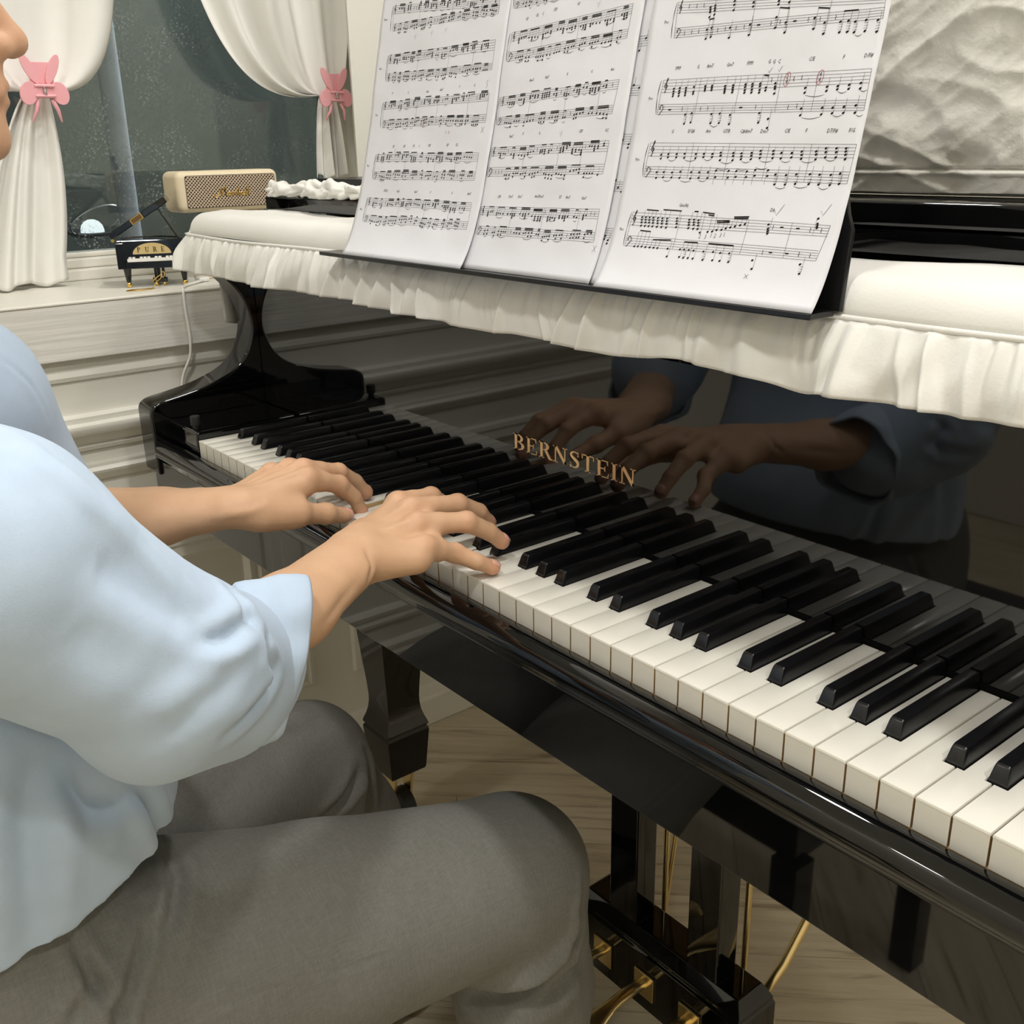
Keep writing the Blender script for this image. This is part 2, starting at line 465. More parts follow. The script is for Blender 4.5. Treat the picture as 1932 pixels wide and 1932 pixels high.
def frame_ring(y0, y1, z0, z1):
    """a picture-frame moulding on the window wall"""
    prof = [(0.0, 0.0), (0.007, 0.004), (0.010, 0.012), (0.006, 0.018), (0.009, 0.024), (0.011, 0.032), (0.004, 0.040), (0.0, 0.040)]
    V, F = [], []
    n = len(prof)
    for sy, sz in ((0, 0), (1, 0), (1, 1), (0, 1)):
        for o, w in prof:
            y = y0 + w if sy == 0 else y1 - w
            z = z0 + w if sz == 0 else z1 - w
            V.append((WX + o, y, z))
    for c in range(4):
        d = (c + 1) % 4
        for i in range(n - 1):
            F.append((c * n + i, d * n + i, d * n + i + 1, c * n + i + 1))
    return from_bm(to_bm((V, F)))
for y0, y1 in ((-0.62, -0.22), (-0.14, 0.26), (0.34, 0.74), (0.82, 1.22)):
    mk('panel_moulding', frame_ring(y0, y1, -0.575, -0.145), M['wall'], wall_left, smooth=35)
    mk('panel_moulding', frame_ring(y0 + 0.075, y1 - 0.075, -0.50, -0.22), M['wall'], wall_left, smooth=35)
bb = thing('baseboard_left', (WX, 0, FZ), kind='structure')
moulding([(0, FZ + 0.001), (0.019, FZ + 0.001), (0.019, FZ + 0.055), (0.016, FZ + 0.060), (0.013, FZ + 0.066), (0.010, FZ + 0.078), (0.004, FZ + 0.084), (0, FZ + 0.085)], -2.2, 2.3, 'board', bb)

# other walls, ceiling
mk('wall_right', box(2.3, 2.42, -2.2, 2.3, FZ, CEIL), M['wall'], kind='structure')
mk('wall_front', box(WX - 0.32, 2.42, 2.3, 2.42, FZ, CEIL), M['wall'], kind='structure')
mk('wall_back', box(WX - 0.32, 2.42, -2.32, -2.2, FZ, CEIL), M['wall'], kind='structure')
mk('ceiling', box(WX - 0.32, 2.42, -2.32, 2.42, CEIL, CEIL + 0.1), M['ceiling'], kind='structure')

# floor: slab and single planks laid diagonally
floor = thing('floor', (0.7, 0, FZ - 0.02), kind='structure')
slab = mk('subfloor', box(WX - 0.32, 2.42, -2.32, 2.42, FZ - 0.05, FZ - 0.004), M['plank'], floor)
def clip_poly(poly, x0, x1, y0, y1):
    def cl(p, f, g):
        out = []
        for i in range(len(p)):
            a, b = p[i - 1], p[i]
            fa, fb = f(a), f(b)
            if fb >= 0:
                if fa < 0: out.append(tuple(a[k] + (b[k] - a[k]) * fa / (fa - fb) for k in (0, 1)))
                out.append(b)
            elif fa >= 0:
                out.append(tuple(a[k] + (b[k] - a[k]) * fa / (fa - fb) for k in (0, 1)))
        return out
    for f in (lambda q: q[0] - x0, lambda q: x1 - q[0], lambda q: q[1] - y0, lambda q: y1 - q[1]):
        if poly: poly = cl(poly, f, None)
    return poly
PA = math.radians(46.0)
ca, sa = math.cos(PA), math.sin(PA)
PW, PLEN = 0.118, 0.92
rnd = random.Random(4)
for i in range(-14, 24):
    off = (i * 0.37) % 1.0 * PLEN
    for j in range(-3, 5):
        a0, a1 = j * PLEN + off + 0.0006, (j + 1) * PLEN + off - 0.0006
        b0, b1 = i * PW + 0.0006, (i + 1) * PW - 0.0006
        poly = [(ca * a - sa * b, sa * a + ca * b) for a, b in ((a0, b0), (a1, b0), (a1, b1), (a0, b1))]
        poly = clip_poly(poly, WX + 0.001, 1.7, -1.0, 1.9)
        if len(poly) < 3: continue
        cx = sum(p[0] for p in poly) / len(poly); cy = sum(p[1] for p in poly) / len(poly)
        loc = [((x - cx) * ca + (y - cy) * sa, -(x - cx) * sa + (y - cy) * ca) for x, y in poly]
        n = len(loc)
        me = bpy.data.meshes.new('plank')
        me.from_pydata([(x, y, 0) for x, y in loc] + [(x, y, -0.004) for x, y in loc], [], [tuple(range(n)), tuple(range(n, 2 * n))[::-1]] + [(k, n + k, n + (k + 1) % n, (k + 1) % n) for k in range(n)])
        me.materials.append(M['plank'])
        o = bpy.data.objects.new('plank', me)
        COL.objects.link(o)
        o.parent = floor
        fo = ORG[floor]
        o.location = (cx - fo[0], cy - fo[1], FZ - fo[2])
        o.rotation_euler = (0, 0, PA)

# window: sill, apron, frame, pane
win = thing('window_1', (-1.0, -0.2, 0.088), kind='structure')
mk('apron', box(WX - 0.01, -0.845, -0.95, WY1 + 0.25, 0.088, 0.1665, 0.0015), M['sillwood'], win)
mk('window_sill', box(-1.10, -0.8435, -0.95, WY1 + 0.25, 0.1666, 0.1715, 0.002), M['sill'], win)
mk('sill_base', box(-1.18, WX - 0.011, -0.95, WY1, 0.088, 0.166), M['wall'], win)
mk('frame_rail', box(-1.155, -1.092, -0.95, WY1, 0.1716, 0.190, 0.003), M['sill'], win)
mk('frame_rail', box(-1.155, -1.108, -0.95, WY1, 0.1902, 0.206, 0.003), M['sill'], win)
mk('frame_rail', box(-1.155, -1.122, -0.95, WY1, 0.2062, 0.2150, 0.003), M['sill'], win)
mk('frame_stile', box(-1.155, -1.108, WY1 - 0.05, WY1, 0.2152, 1.15, 0.003), M['sill'], win)
mk('frame_stile', box(-1.155, -1.108, -0.95, -0.90, 0.2152, 1.15, 0.003), M['sill'], win)
mk('frame_head', box(-1.155, -1.108, -0.90, WY1 - 0.05, 1.10, 1.15, 0.003), M['sill'], win)
mk('pane', box(-1.136, -1.130, -0.90, WY1 - 0.05, 0.2152, 1.10), M['pane'], win)

# outside: ground, a neighbouring wall, a downpipe and a lantern
M['outwall'] = material('outdoor_wall', srgb(58, 63, 58), 0.9, var=0.35, vscale=2)
mk('outdoor_wall', box(-3.3, -3.1, -2.6, 3.4, -1.0, 2.6), M['outwall'], kind='structure', label=None)
pipe = thing('downpipe', (-1.5, 0.254, -0.9), 'pale grey vertical pipe outside behind the window pane', 'pipe')
mk('shaft', tube([(-1.5, 0.254, z) for z in (-0.9, -0.2, 0.5, 1.6)], 0.021, 20), material('pipe_paint', srgb(178, 180, 192), 0.35, var=0.2, vscale=20), pipe, smooth=60)
for z in (0.05, 0.95):
    mk('collar', tube([(-1.5, 0.254, z), (-1.5, 0.254, z + 0.03)], 0.025, 20), M['steel'], pipe, smooth=60)
bulk = thing('outdoor_glow_dome', (-1.62, 0.225, 0.18), 'lit white dome under a thin oval rim outside the window beside the left curtain', 'glow_dome')  # stand-in for an unclear bright shape in the pane
th = np.linspace(0, 2 * math.pi, 40, endpoint=False)
rim = [(-1.62 + 0.02 * math.sin(t), 0.225 + 0.055 * math.cos(t) , 0.236 + 0.028 * math.sin(t) + 0.012 * math.cos(t)) for t in th]
mk('rim', tube(rim, 0.0022, 8, closed=True), M['steel'], bulk, smooth=60)
dome = lathe([(0.024, 0.212), (0.0235, 0.219), (0.021, 0.227), (0.015, 0.234), (0.007, 0.238), (0.001, 0.2385)], (-1.62, 0.214), 20)
mk('dome', dome, emit('dome_glow', (0.9, 0.95, 1.0, 1), 1.6), bulk, smooth=60)
mk('tray', box(-1.65, -1.59, 0.175, 0.265, 0.204, 0.211, 0.003), M['rubber'], bulk)
mk('bracket', tube([(-3.1, 0.22, 0.2005), (-1.62, 0.22, 0.2005)], 0.004, 8), M['rubber'], bulk)

# ceiling lamps (each carries its own light); corner, treble-end and desk ones are added fill
LAMP_LABELS = ['recessed ceiling lamp behind and right of the pianist', 'added fill lamp in the rear corner on the window side', 'added fill lamp at the treble end of the piano', 'recessed ceiling lamp over the piano tail', 'added fill lamp in the rear right room corner', 'recessed ceiling lamp by the window curtain', 'added fill lamp in the far right room corner', 'added fill lamp right above the music desk']
for i, (x, y, w) in enumerate(LAMPS):
    lt = thing('ceiling_lamp', (x, y, CEIL - 0.03), LAMP_LABELS[i], 'lamp', 'recessed ceiling lamps')
    mk('rim', lathe([(0.098, CEIL - 0.001), (0.098, CEIL - 0.012), (0.088, CEIL - 0.014), (0.086, CEIL - 0.006), (0.0855, CEIL - 0.001)], (x, y), 32), M['whiteplastic'], lt, smooth=40)
    mk('diffuser', lathe([(0.0850, CEIL - 0.002), (0.0848, CEIL - 0.006), (0.001, CEIL - 0.0061)], (x, y), 32), emit('lamp_glow', LAMP_COL + (1,), 6.0), lt)
    ld = bpy.data.lights.new('lamp_light', 'AREA')
    ld.shape = 'DISK'; ld.size = 0.16; ld.energy = w; ld.color = LAMP_COL
    lo = bpy.data.objects.new('lamp_light', ld)
    COL.objects.link(lo)
    lo.parent = lt
    lo.location = (0, 0, 0.02)
# unseen area light added to brighten the pipe and wall outside
sd = bpy.data.lights.new('outdoor_fill', 'AREA'); sd.size = 0.25; sd.energy = 110; sd.color = (0.90, 0.93, 1.0)
so = bpy.data.objects.new('outdoor_fill', sd); COL.objects.link(so)
so.location = (-2.2, 1.9, 1.8 + K)
so.rotation_euler = Vector((0.7, -1.6, -1.5)).to_track_quat('-Z', 'Y').to_euler()
# ---------------------------------------------------------------- the grand piano
PITCH = 0.02357
piano = thing('grand_piano', (0, 0.6, FZ), 'glossy black grand piano with open keyboard and folded lid', 'piano')
XI, XO = 0.715, 0.767

# arms: side profile (y,z)
ARM = [(-0.0246, -0.0692), (-0.0250, -0.020), (-0.0250, 0.020), (-0.0235, 0.0268), (-0.0185, 0.0325), (-0.0084, 0.0366), (0.0184, 0.0408), (0.0516, 0.0469), (0.0755, 0.0537), (0.0989, 0.0630), (0.1172, 0.0755), (0.1301, 0.0919), (0.1386, 0.1147), (0.1405, 0.1314), (0.1370, 0.1519), (0.1303, 0.1691), (0.1213, 0.1832), (0.1135, 0.1921), (0.1030, 0.2030), (0.094, 0.2100), (0.094, 0.2540), (0.260, 0.2540), (0.260, -0.117), (-0.012, -0.117), (-0.012, -0.0692)]
def smooth_poly(pts, lo, hi, sub=4):
    """Catmull-Rom over points lo..hi of an outline, the rest kept"""
    P = [np.array(p) for p in pts]
    out = [tuple(p) for p in P[:lo]]
    for i in range(lo, hi):
        p0, p1, p2, p3 = P[max(lo, i - 1)], P[i], P[i + 1], P[min(hi, i + 2)]
        for k in range(sub):
            t = k / sub
            out.append(tuple(0.5 * ((2 * p1) + (-p0 + p2) * t + (2 * p0 - 5 * p1 + 4 * p2 - p3) * t * t + (-p0 + 3 * p1 - 3 * p2 + p3) * t ** 3)))
    out += [tuple(p) for p in P[hi:]]
    return out
arm2 = smooth_poly(ARM, 2, 18)
for s in (-1, 1):
    a, b = (s * XI, s * XO)
    mk('arm', prism(arm2, 'x', min(a, b), max(a, b), 0.004, 3), M['black'], piano, smooth=40)
    # inside pivot plate for the fallboard
    mk('pivot_plate', prism([(0.171 + 0.004 * math.cos(t), 0.030 + 0.009 * math.sin(t)) for t in np.linspace(0, 2 * math.pi, 16, endpoint=False)], 'x', s * XI - 0.0008, s * XI + 0.0008), M['steel'], piano)
# rim behind the arms (closed grand outline, straight on the bass side)
def rim_outline(off):
    pts = [(-XO + off, 0.26), (-XO + off, 1.05), (-0.74 + off, 1.20), (-0.62 + off * 0.7, 1.36 - off * 0.7), (-0.42, 1.44 - off), (-0.22 - off * 0.7, 1.38 - off * 0.7), (-0.08 - off, 1.20), (0.06 - off, 0.98), (0.30 - off * 0.9, 0.80 - off * 0.5), (0.56 - off * 0.7, 0.68 - off * 0.7), (0.70 - off, 0.56 - off * 0.3), (XO - off, 0.42), (XO - off, 0.26)]
    return smooth_poly(pts, 1, 11)
outer, inner = rim_outline(0.0), rim_outline(0.052)
n = len(outer)
V = [(x, y, z) for z in (-0.117, 0.254) for pl in (outer, inner) for x, y in pl]
F = []
for i in range(n - 1):
    F += [(i, i + 1, 2 * n + i + 1, 2 * n + i), (n + i, 3 * n + i, 3 * n + i + 1, n + i + 1), (2 * n + i, 2 * n + i + 1, 3 * n + i + 1, 3 * n + i), (i, n + i, n + i + 1, i + 1)]
F += [(0, 2 * n, 3 * n, n), (n - 1, 2 * n - 1, 4 * n - 1, 3 * n - 1)]
mk('rim', from_bm(to_bm((V, F))), M['black'], piano, smooth=35)
mk('soundboard', prism(inner, 'z', 0.02, 0.035), M['keywood'], piano)

# keybed and key slip
SLIP = [(-0.0032, -0.0235), (-0.0050, -0.0205), (-0.0100, -0.0200), (-0.017, -0.0217), (-0.0225, -0.0255), (-0.0255, -0.031), (-0.0262, -0.036), (-0.0247, -0.041), (-0.0217, -0.0445), (-0.0205, -0.0475), (-0.0032, -0.0475)]
mk('key_slip', prism(smooth_poly(SLIP, 1, 9), 'x', -XI + 0.0003, XI - 0.0003), M['black'], piano, smooth=40)
mk('keybed', box(-0.744, 0.744, -0.0200, 0.30, -0.117, -0.0480, 0.002), M['black'], piano, smooth=30)
# key blocks at both ends
for s in (-1, 1):
    x0, x1 = sorted((s * 0.6145, s * (XI - 0.0003)))
    mk('key_block', box(x0, x1, -0.001, 0.149, -0.0476, 0.0105, 0.004, 3), M['black'], piano, smooth=40)
    mk('stop_knob', lathe([(0.0045, 0.0105), (0.0045, 0.0145), (0.0068, 0.0150), (0.0070, 0.0260), (0.0062, 0.0275), (0.001, 0.0278)], (s * 0.6405, 0.0095), 18), M['rubber'], piano, smooth=40)
mk('key_frame', box(-0.613, 0.613, 0.001, 0.30, -0.0478, -0.024), M['keywood'], piano)

# keys
names = 'AABCCDDEFFGG'
WHITE = [(i % 7) for i in range(52)]        # 0=A 1=B 2=C 3=D 4=E 5=F 6=G
# sharps sit over the boundary to the right of white k when that white is A, C, D, F, G; offsets from the boundary
SHARP_OFF = {0: 0.0021, 2: -0.0020, 3: 0.0020, 5: -0.0022, 6: 0.0}
KB = 0.0475                                 # front of the sharps
KE = 0.1485
def white_key(typ, first=False, last=False):
    g, hw = 0.00055, 0.0062
    xl, xr = g, PITCH - g
    lc, rc = xl, xr
    lt, rt = (typ - 1) % 7, typ             # the sharp to the left belongs to white typ-1
    if not first and lt in SHARP_OFF and not (first): lc = max(xl, SHARP_OFF[lt] + hw + 0.0008)
    if not last and rt in SHARP_OFF: rc = min(xr, PITCH + SHARP_OFF[rt] - hw - 0.0008)
    poly = [(xl, 0.0), (xr, 0.0), (xr, KB - 0.0010), (rc, KB - 0.0010), (rc, KE), (lc, KE), (lc, KB - 0.0010), (xl, KB - 0.0010)]
    q = []
    for p in poly:
        if not q or abs(p[0] - q[-1][0]) + abs(p[1] - q[-1][1]) > 1e-7: q.append(p)
    poly = q
    n = len(poly)
    def inset(d):
        out = []
        for i in range(n):
            a, b, c = np.array(poly[i - 1]), np.array(poly[i]), np.array(poly[(i + 1) % n])
            e1 = (b - a) / np.linalg.norm(b - a); e2 = (c - b) / np.linalg.norm(c - b)
            n1 = np.array([-e1[1], e1[0]]); n2 = np.array([-e2[1], e2[0]])
            m = n1 + n2; m = m / (1 + n1 @ n2) if (1 + n1 @ n2) > 1e-6 else n1
            out.append(tuple(b + m * d))
        return out
    rings = [(inset(0.0011), 0.0), (inset(0.0004), -0.00030), (poly, -0.0011), (poly, -0.0024), (inset(0.0002), -0.0026), (inset(0.0002), -0.0235)]
    V, F, MI = [], [], []
    for pl, z in rings: V += [(x, y, z) for x, y in pl]
    F.append(tuple(range(n))); MI.append(0)
    for r in range(len(rings) - 1):
        for i in range(n):
            j = (i + 1) % n
            F.append((r * n + i, (r + 1) * n + i, (r + 1) * n + j, r * n + j))
            side = abs(poly[i][0] - poly[j][0]) < 1e-6
            MI.append(1 if (r >= 4 and side) else 0)
    F.append(tuple(range((len(rings) - 1) * n, len(rings) * n))[::-1]); MI.append(1)
    return V, F, MI
def add_mesh(nm, V, F, MI, mats, sm=0):
    me = bpy.data.meshes.new(nm)
    me.from_pydata([tuple(v) for v in V], [], F)
    for m in mats: me.materials.append(m)
    if MI is not None: me.polygons.foreach_set('material_index', np.asarray(MI, dtype=np.int32))
    if sm:
        me.polygons.foreach_set('use_smooth', np.ones(len(me.polygons), dtype=bool)); me.set_sharp_from_angle(angle=math.radians(sm))
    me.update()
    return me
WM = {}
po = ORG[piano]
PRESSED = {16: 3.4, 24: 1.2}                # white keys held down: tilt in degrees about the back
for k in range(52):
    key = (WHITE[k], k == 0, k == 51)
    if key not in WM: WM[key] = add_mesh('white_key', *white_key(*key), [M['whitekey'], M['keywood']], 40)
    o = bpy.data.objects.new('white_key', WM[key])
    COL.objects.link(o); o.parent = piano
    o.location = ((k - 26) * PITCH - po[0], -po[1], -po[2])
    if k in PRESSED:
        t = math.radians(PRESSED[k])
        o.rotation_euler = (t, 0, 0)
        o.location = ((k - 26) * PITCH - po[0], KE * (1 - math.cos(t)) - po[1], -KE * math.sin(t) - po[2])
def black_key():
    w0, w1, L, h, sl = 0.0061, 0.0046, 0.1485 - KB, 0.0120, 0.0058
    sec = lambda w, h_, r: [(-w0, 0.0)] + [(-w + r - r * math.cos(a), h_ - r + r * math.sin(a)) for a in np.linspace(0.25, math.pi / 2, 5)] + [(w - r + r * math.cos(a), h_ - r + r * math.sin(a)) for a in np.linspace(math.pi / 2, 0.25, 5)] + [(w0, 0.0)]
    rows = []
    for y, h_, w in ((0.0, 0.0005, w0 - 0.0002), (0.0006, 0.0022, w0 - 0.0004), (0.0036, 0.0100, w1 + 0.0002), (0.0046, 0.0113, w1), (0.0064, 0.0120, w1), (L, 0.0124, w1)):
        r = min(0.0014, h_ * 0.45)
        rows.append([(x, y + (h_ - z) * 0.0, z) for x, z in sec(w, h_, r)])
    n = len(rows[0])
    V = [p for r in rows for p in r]; F = []
    for i in range(len(rows) - 1):
        for j in range(n - 1):
            F.append((i * n + j, i * n + j + 1, (i + 1) * n + j + 1, (i + 1) * n + j))
    F.append(tuple(range(n))[::-1]); F.append(tuple(range((len(rows) - 1) * n, len(rows) * n)))
    # foot below the tops of the whites
    b = len(V)
    V += [(-w0, 0.0, -0.015), (w0, 0.0, -0.015), (w0, L, -0.015), (-w0, L, -0.015)]
    F += [(b, b + 1, n - 1, 0), (b + 1, b + 2, len(rows) * n - 1, n - 1), (b + 3, b, 0, (len(rows) - 1) * n)]
    bm = to_bm((V, F)); vf = from_bm(bm)
    return vf
bv = black_key()
BK = add_mesh('black_key', bv[0], bv[1], None, [M['blackkey']], 50)
for k in range(51):
    if WHITE[k] in SHARP_OFF:
        o = bpy.data.objects.new('black_key', BK)
        COL.objects.link(o); o.parent = piano
        o.location = ((k + 1 - 26) * PITCH + SHARP_OFF[WHITE[k]] - po[0], KB - po[1], -po[2])

# fallboard, felt, shelf under the cover
mk('fallboard', box(-XI + 0.001, XI - 0.001, 0.150, 0.170, 0.0042, 0.1965, 0.0010), M['black'], piano, smooth=30)
mk('felt_strip', box(-0.6135, 0.6135, 0.1495, 0.168, -0.001, 0.0041), material('black_felt', (0.004, 0.004, 0.004, 1), 0.9, spec=0.05), piano)
mk('shelf', box(-XI + 0.001, XI - 0.001, 0.094, 0.2595, 0.212, 0.254, 0.006, 3), M['black'], piano, smooth=40)
mk('shelf_lip', prism([(0.108, 0.2119), (0.108, 0.205), (0.113, 0.2005), (0.150, 0.1985), (0.170, 0.1985), (0.170, 0.2119)], 'x', -XI + 0.001, XI - 0.001), M['black'], piano, smooth=30)
# lid: main lid with the front flap folded back on top
lid_out = [(-0.775, 0.21)] + [(x * 1.012, y * 1.006) for x, y in outer] + [(0.775, 0.21)]
mk('lid', prism(lid_out, 'z', 0.2855, 0.3045, 0.003, 2), M['black'], piano, smooth=35)
mk('lid_flap', box(-0.470, 0.772, 0.2102, 0.50, 0.3050, 0.3245, 0.004, 3), M['black'], piano, smooth=40)
mk('lid_support', box(-0.70, 0.70, 0.27, 0.33, 0.2545, 0.2853), M['blacksatin'], piano)
mk('tail_block', box(-0.70, -0.66, 0.40, 1.0, 0.2545, 0.2853), M['blacksatin'], piano)

# legs
def leg(cx, cy, first):
    g = []
    prof = [(-0.117, 0.056), (-0.16, 0.055), (-0.30, 0.0455), (-0.42, 0.0365), (-0.47, 0.0325), (-0.495, 0.031), (-0.508, 0.0312), (-0.520, 0.0325), (-0.532, 0.0355), (-0.543, 0.0395), (-0.549, 0.0410)]
    foot = [(-0.5495, 0.0385), (-0.5535, 0.0385), (-0.556, 0.0405), (-0.560, 0.0408), (-0.632, 0.0350), (-0.637, 0.0335)]
    def sq(prof):
        V, F = [], []
        for z, w in prof:
            V += [(cx - w, cy - w, z), (cx + w, cy - w, z), (cx + w, cy + w, z), (cx - w, cy + w, z)]
        for i in range(len(prof) - 1):
            for k in range(4):
                F.append((4 * i + k, 4 * i + (k + 1) % 4, 4 * i + 4 + (k + 1) % 4, 4 * i + 4 + k))
        F += [(3, 2, 1, 0), tuple(4 * (len(prof) - 1) + k for k in range(4))]
        return bevel((V, F), 0.0012, 2, 50)
    lg = mk('leg', sq(prof), M['black'], piano, smooth=40)
    mk('foot_block', sq(foot), M['blacksatin'], lg, smooth=40)
    mk('caster_fork', merge(prism([(cx - 0.018, -0.638), (cx + 0.020, -0.638), (cx + 0.014, -0.668), (cx + 0.006, -0.705), (cx - 0.006, -0.705), (cx - 0.014, -0.668)], 'y', cy - 0.020, cy - 0.014, 0.001), prism([(cx - 0.018, -0.638), (cx + 0.020, -0.638), (cx + 0.014, -0.668), (cx + 0.006, -0.705), (cx - 0.006, -0.705), (cx - 0.014, -0.668)], 'y', cy + 0.014, cy + 0.020, 0.001), box(cx - 0.02, cx + 0.02, cy - 0.02, cy + 0.02, -0.645, -0.6375, 0.001)), M['brass'], lg)
    wheel = [(0.0, 0.0)]
    w = tube([(cx + 0.004, cy - 0.0125, -0.7125), (cx + 0.004, cy - 0.011, -0.7125), (cx + 0.004, cy + 0.011, -0.7125), (cx + 0.004, cy + 0.0125, -0.7125)], [0.028, 0.0315, 0.0315, 0.028], 28)
    mk('caster_wheel', w, M['rubber'], lg, smooth=40)
    return lg
leg(-0.615, 0.28, True)
leg(0.615, 0.28, False)
leg(-0.42, 1.26, False)

# lyre with pedals
LZ = -0.585
def lyre_box():
    x0, x1, y0, y1 = -0.150, 0.142, 0.262, 0.330
    zb = -0.69
    rows = [(0.0, zb), (0.0, LZ - 0.022), (0.003, LZ - 0.018), (0.003, LZ - 0.014), (0.016, LZ - 0.001), (0.018, LZ)]
    V, F = [], []
    for d, z in rows: V += [(x0 + d, y0 + d, z), (x1 - d, y0 + d, z), (x1 - d, y1 - d * 0.4, z), (x0 + d, y1 - d * 0.4, z)]
    for i in range(len(rows) - 1):
        for k in range(4): F.append((4 * i + k, 4 * i + (k + 1) % 4, 4 * i + 4 + (k + 1) % 4, 4 * i + 4 + k))
    F += [(3, 2, 1, 0), tuple(4 * (len(rows) - 1) + k for k in range(4))]
    return bevel((V, F), 0.001, 2, 20)
lyre = mk('lyre', lyre_box(), M['black'], piano, smooth=30)
for xr in (-0.041, 0.094):
    mk('lyre_post', merge(box(xr - 0.048, xr, 0.276, 0.312, LZ, -0.1172, 0.002)), M['black'], lyre)
    mk('lyre_post_fin', box(xr - 0.034, xr - 0.014, 0.3121, 0.322, LZ, -0.1172, 0.002), M['black'], lyre)
for x in (-0.0600, 0.0765):
    mk('pedal_rod', tube([(x, 0.352, -0.64), (x, 0.352, -0.117)], 0.0042, 12), M['brass'], lyre, smooth=60)
mk('pedal_rod', tube([(-0.068, 0.360, -0.64), (-0.062, 0.40, -0.30), (-0.058, 0.43, -0.117)], 0.0038, 12), M['brass'], lyre, smooth=60)
mk('brace_rod', tube([(0.122, 0.335, -0.640), (0.122, 0.338, -0.610), (0.128, 0.362, -0.58), (0.16, 0.52, -0.30), (0.18, 0.62, -0.117)], 0.0058, 12), M['brass'], lyre, smooth=60)
mk('brace_foot', lathe([(0.012, -0.662), (0.012, -0.648), (0.008, -0.642), (0.006, -0.636)], (0.122, 0.340), 16), M['brass'], lyre, smooth=40)
def pedal(px):
    yy = np.linspace(0, 1, 22)
    P, W = [], []
    for t in yy:
        y = 0.262 - 0.155 * t
        z = -0.646 - 0.012 * t + 0.012 * math.sin(t * math.pi) * (1 - t) - 0.018 * t * t
        w = 0.0085 + 0.018 * (max(0, t - 0.35) / 0.65) ** 1.2 * (1 if t < 0.9 else math.sqrt(max(0.02, 1 - ((t - 0.9) / 0.1) ** 2)))
        P.append((y, z)); W.append(w)
    V, F = [], []
    nn = 12
    for (y, z), w in zip(P, W):
        for k in range(nn):
            a = 2 * math.pi * k / nn
            V.append((px + w * math.cos(a), y, z + 0.0052 * math.sin(a)))
    for i in range(len(P) - 1):
        for k in range(nn): F.append((i * nn + k, i * nn + (k + 1) % nn, (i + 1) * nn + (k + 1) % nn, (i + 1) * nn + k))
    F += [tuple(range(nn))[::-1], tuple(range((len(P) - 1) * nn, len(P) * nn))]
    mk('pedal', (np.array(V), F), M['brass'], lyre, smooth=50)
    mk('pedal_plate', box(px - 0.0165, px + 0.0165, 0.2585, 0.2618, -0.668, -0.630, 0.0008), M['brass'], lyre)
for px in (-0.084, -0.008, 0.068): pedal(px)
# ---------------------------------------------------------------- white frilled cover on the piano front
cover = thing('piano_cover', (0, 0.14, 0.2545), 'white padded cloth cover with gathered frill along the piano front', 'cover')
def pil(x, y):
    dx = np.minimum(x + 0.781, 0.781 - x); dy = y - 0.083
    r = 0.024
    ax = np.clip(1 - dx / r, 0, 1); ay = np.clip(1 - dy / r, 0, 1)
    d = np.sqrt(np.clip(1 - np.clip(ax ** 2 + ay ** 2, 0, 1), 0, 1))
    top = 0.0275 - 0.003 * np.clip((x + 0.2) / 0.6, 0, 1)
    bump = 0.0016 * (noise3(np.stack([x * 9, y * 22, x * 0], -1), 3) - 0.5) + 0.0008 * (noise3(np.stack([x * 26, y * 50, x * 0], -1), 5) - 0.5)
    edge = 0.0035 * np.exp(-((y - 0.20) / 0.010) ** 2)
    return 0.2595 + top * d + bump * 2.0 * d - edge * d + 0.0022 * np.sin(x * 17 + 1.0) * d * np.clip((y - 0.083) / 0.1, 0, 1)
xs = np.concatenate([-0.781 + 0.026 * (1 - np.cos(np.linspace(0, math.pi / 2, 9))), np.linspace(-0.75, 0.75, 260), 0.781 - 0.026 * (1 - np.cos(np.linspace(math.pi / 2, 0, 9)))])
ys = np.concatenate([0.083 + 0.026 * (1 - np.cos(np.linspace(0, math.pi / 2, 9))), np.linspace(0.112, 0.2085, 20)])
Xg, Yg = np.meshgrid(xs, ys, indexing='ij')
P = np.stack([Xg, Yg, pil(Xg, Yg)], -1)
mk('cushion_top', sheet(P, 0.002), M['cover'], cover, smooth=180)
# path of the seam: left side, front, right side
def seam(s):
    """s along the seam -> point, outward normal"""
    L1, R, L2 = 0.115, 0.015, 1.562 - 0.03
    s = np.asarray(s, dtype=float)
    out = np.zeros(s.shape + (3,)); nor = np.zeros(s.shape + (3,))
    c = 0.5 * math.pi * R
    for i, t in np.ndenumerate(s):
        if t < L1: p = (-0.781, 0.2085 - t * (0.2085 - 0.098) / L1); q = (-1, 0)
        elif t < L1 + c:
            a = (t - L1) / R; p = (-0.766 - R * math.cos(a), 0.098 - R * math.sin(a)); q = (-math.cos(a), -math.sin(a))
        elif t < L1 + c + L2: p = (-0.766 + (t - L1 - c), 0.083); q = (0, -1)
        elif t < L1 + 2 * c + L2:
            a = (t - L1 - c - L2) / R; p = (0.766 + R * math.sin(a), 0.098 - R * math.cos(a)); q = (math.sin(a), -math.cos(a))
        else: p = (0.781, 0.098 + (t - L1 - 2 * c - L2)); q = (1, 0)
        out[i] = (p[0], p[1], 0.2575 + 0.0025 * np.clip((p[0] + 0.75) / 1.0, 0, 1) + 0.0012 * math.sin(p[0] * 13)); nor[i] = (q[0], q[1], 0)
    return out, nor
STOT = 0.115 * 2 + 2 * 0.5 * math.pi * 0.015 + 1.532
ss = np.linspace(0.0, STOT, 420)
sp, sn = seam(ss)
mk('piping', tube(sp + sn * 0.0012, 0.0021, 10), M['cover'], cover, smooth=180)
